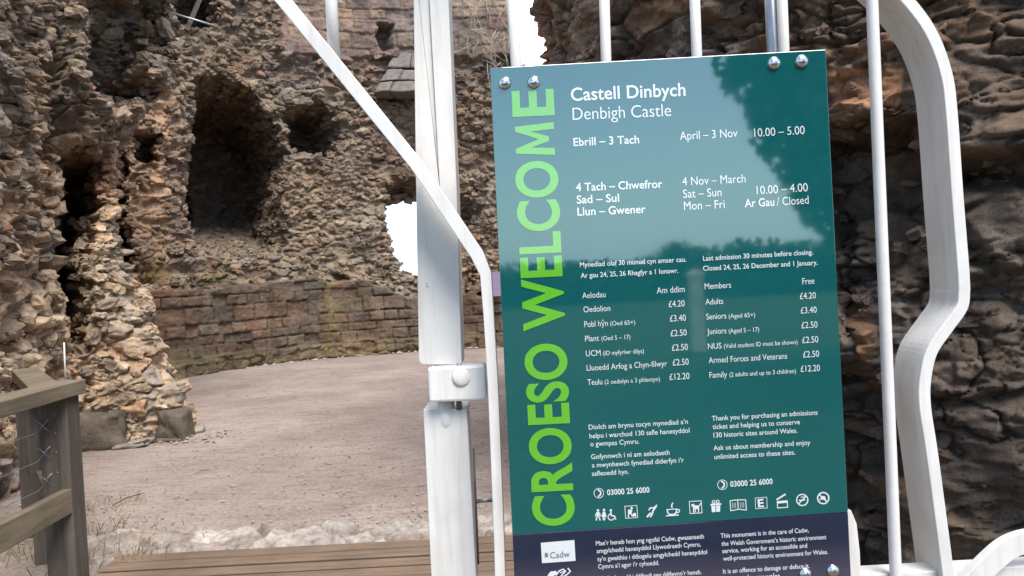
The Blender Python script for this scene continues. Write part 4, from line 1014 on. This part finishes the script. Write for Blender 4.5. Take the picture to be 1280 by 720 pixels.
    t = I(); t.ring((1002.8, 625), 7, 1.5, 24); t.line([(998, 630), (1007.6, 620)], 1.5); t.line([(999, 625.5), (1006, 625)], 1.5); t.line([(1001, 621.5), (1005, 621)], 1.0); t.build('no_smoking_symbol', M_swhite)
    t = I(); t.ring((1029, 622.7), 7, 1.7, 24); t.line([(1024, 618), (1034, 627.5)], 1.6); t.poly([(1025.5, 620.5), (1031, 620), (1032.5, 624), (1027, 625)]); t.line([(1025, 623), (1022.9 + 2, 625.6)], 1.0); t.build('no_drones_symbol', M_swhite)
    for c in ((748.5, 616.5), (903, 606)):
        t = I(); t.ring(c, 6, 0.8, 22); t.line([(c[0] - 1, c[1] - 4.2), (c[0] + 2.2, c[1] - 2), (c[0] + 2.4, c[1] + 1.5), (c[0] - 0.6, c[1] + 4.2)], 1.8)
        t.build('telephone_symbol', M_swhite)
lettering(); icons()

# ------------------------------------------------------------------ behind the viewer: what the glossy board mirrors
def leaf_mass(b, c, rad, n, rs, size):
    for k in range(n):
        d = Vector((rs.gauss(0, 1), rs.gauss(0, 1), rs.gauss(0, 1))).normalized() * rs.random() ** 0.45
        p = Vector(c) + Vector((d.x * rad[0], d.y * rad[1], d.z * rad[2])); s = size * rs.uniform(0.6, 1.4)
        u = Vector((rs.gauss(0, 1), rs.gauss(0, 1), rs.gauss(0, 1))).normalized() * s; v = u.orthogonal().normalized() * s * 0.6
        vs = [b.bm.verts.new(q) for q in (p - u, p + v, p + u, p - v)]; b.bm.faces.new(vs)
M_leaf = plain('dark_leaves', (0.028, 0.042, 0.02), 0.8, var=0.5, scale=0.8)
M_bark = plain('bark', (0.10, 0.08, 0.06), 0.95, var=0.4, scale=6)
def tree():
    t = empty('broadleaf_tree', (7.6, -12, -0.06), 'dark broadleaf tree standing behind the viewer, mirrored in the board', 'tree'); rs = random.Random(4)
    b = MB(); b.tube([(7.6, -12, -0.1), (7.5, -12, 2.0), (7.3, -12.1, 4.0), (7.2, -12.2, 6.5)], [0.32, 0.26, 0.2, 0.08], 10)
    for e in ((5.6, -12.5, 6.6), (9.0, -11.5, 5.8), (7.9, -13.2, 6.8), (5.9, -11.5, 7.8)): b.tube([(7.4, -12.05, 3.2), tuple(0.5 * (a + q) for a, q in zip((7.4, -12.05, 3.6), e)), e], [0.14, 0.09, 0.03], 7)
    b.build('trunk', M_bark, t)
    c = MB()
    for (x, y, z, r) in ((5.9, -12, 5.9, 2.0), (5.7, -12, 7.8, 2.2), (6.4, -12, 4.5, 1.85), (6.85, -12, 3.2, 1.6), (7.4, -12, 2.1, 1.5), (8.2, -12.4, 5.4, 2.2), (8.6, -12.4, 3.2, 1.9), (7.8, -12.2, 8.0, 2.4), (7.2, -12, 4.2, 1.7)):
        leaf_mass(c, (x, y, z), (r, r, r), int(1500 * r), rs, 0.15)
    c.build('crown', M_leaf, t)
tree()
def stone_post():
    p = empty('stone_gatepost', (3.55, -12.6, -0.09), 'pale squared stone gatepost behind the viewer, mirrored in the middle of the board', 'gatepost')
    M = rock_mat('gatepost_stone', (0.40, 0.38, 0.34), (0.55, 0.52, 0.47), 5)
    b = MB(); b.box((3.55, -12.6, 0.63), (0.24, 0.24, 1.44), None, 0.015); b.build('shaft', M, p)
    c = MB(); vs = [c.bm.verts.new((3.55 + x, -12.6 + y, z)) for x, y, z in ((-.15, -.15, 1.352), (.15, -.15, 1.352), (.15, .15, 1.352), (-.15, .15, 1.352), (-.15, -.15, 1.42), (.15, -.15, 1.42), (.15, .15, 1.42), (-.15, .15, 1.42), (0, 0, 1.52))]
    for f in ((3, 2, 1, 0), (0, 1, 5, 4), (1, 2, 6, 5), (2, 3, 7, 6), (3, 0, 4, 7), (4, 5, 8), (5, 6, 8), (6, 7, 8), (7, 4, 8)): c.bm.faces.new([vs[k] for k in f])
    c.build('cap', M, p)
stone_post()
def hedge():
    b = MB(); rs = random.Random(9); x = -34
    while x < 34:
        h = 1.15 + 0.4 * rs.random() + (0.5 if x > 8 else 0); leaf_mass(b, (x, -38, h * 0.5), (1.8, 1.4, h), 900, rs, 0.22); x += 1.7
    return b.build('hedgerow', M_leaf)
tag(hedge(), kind='stuff')
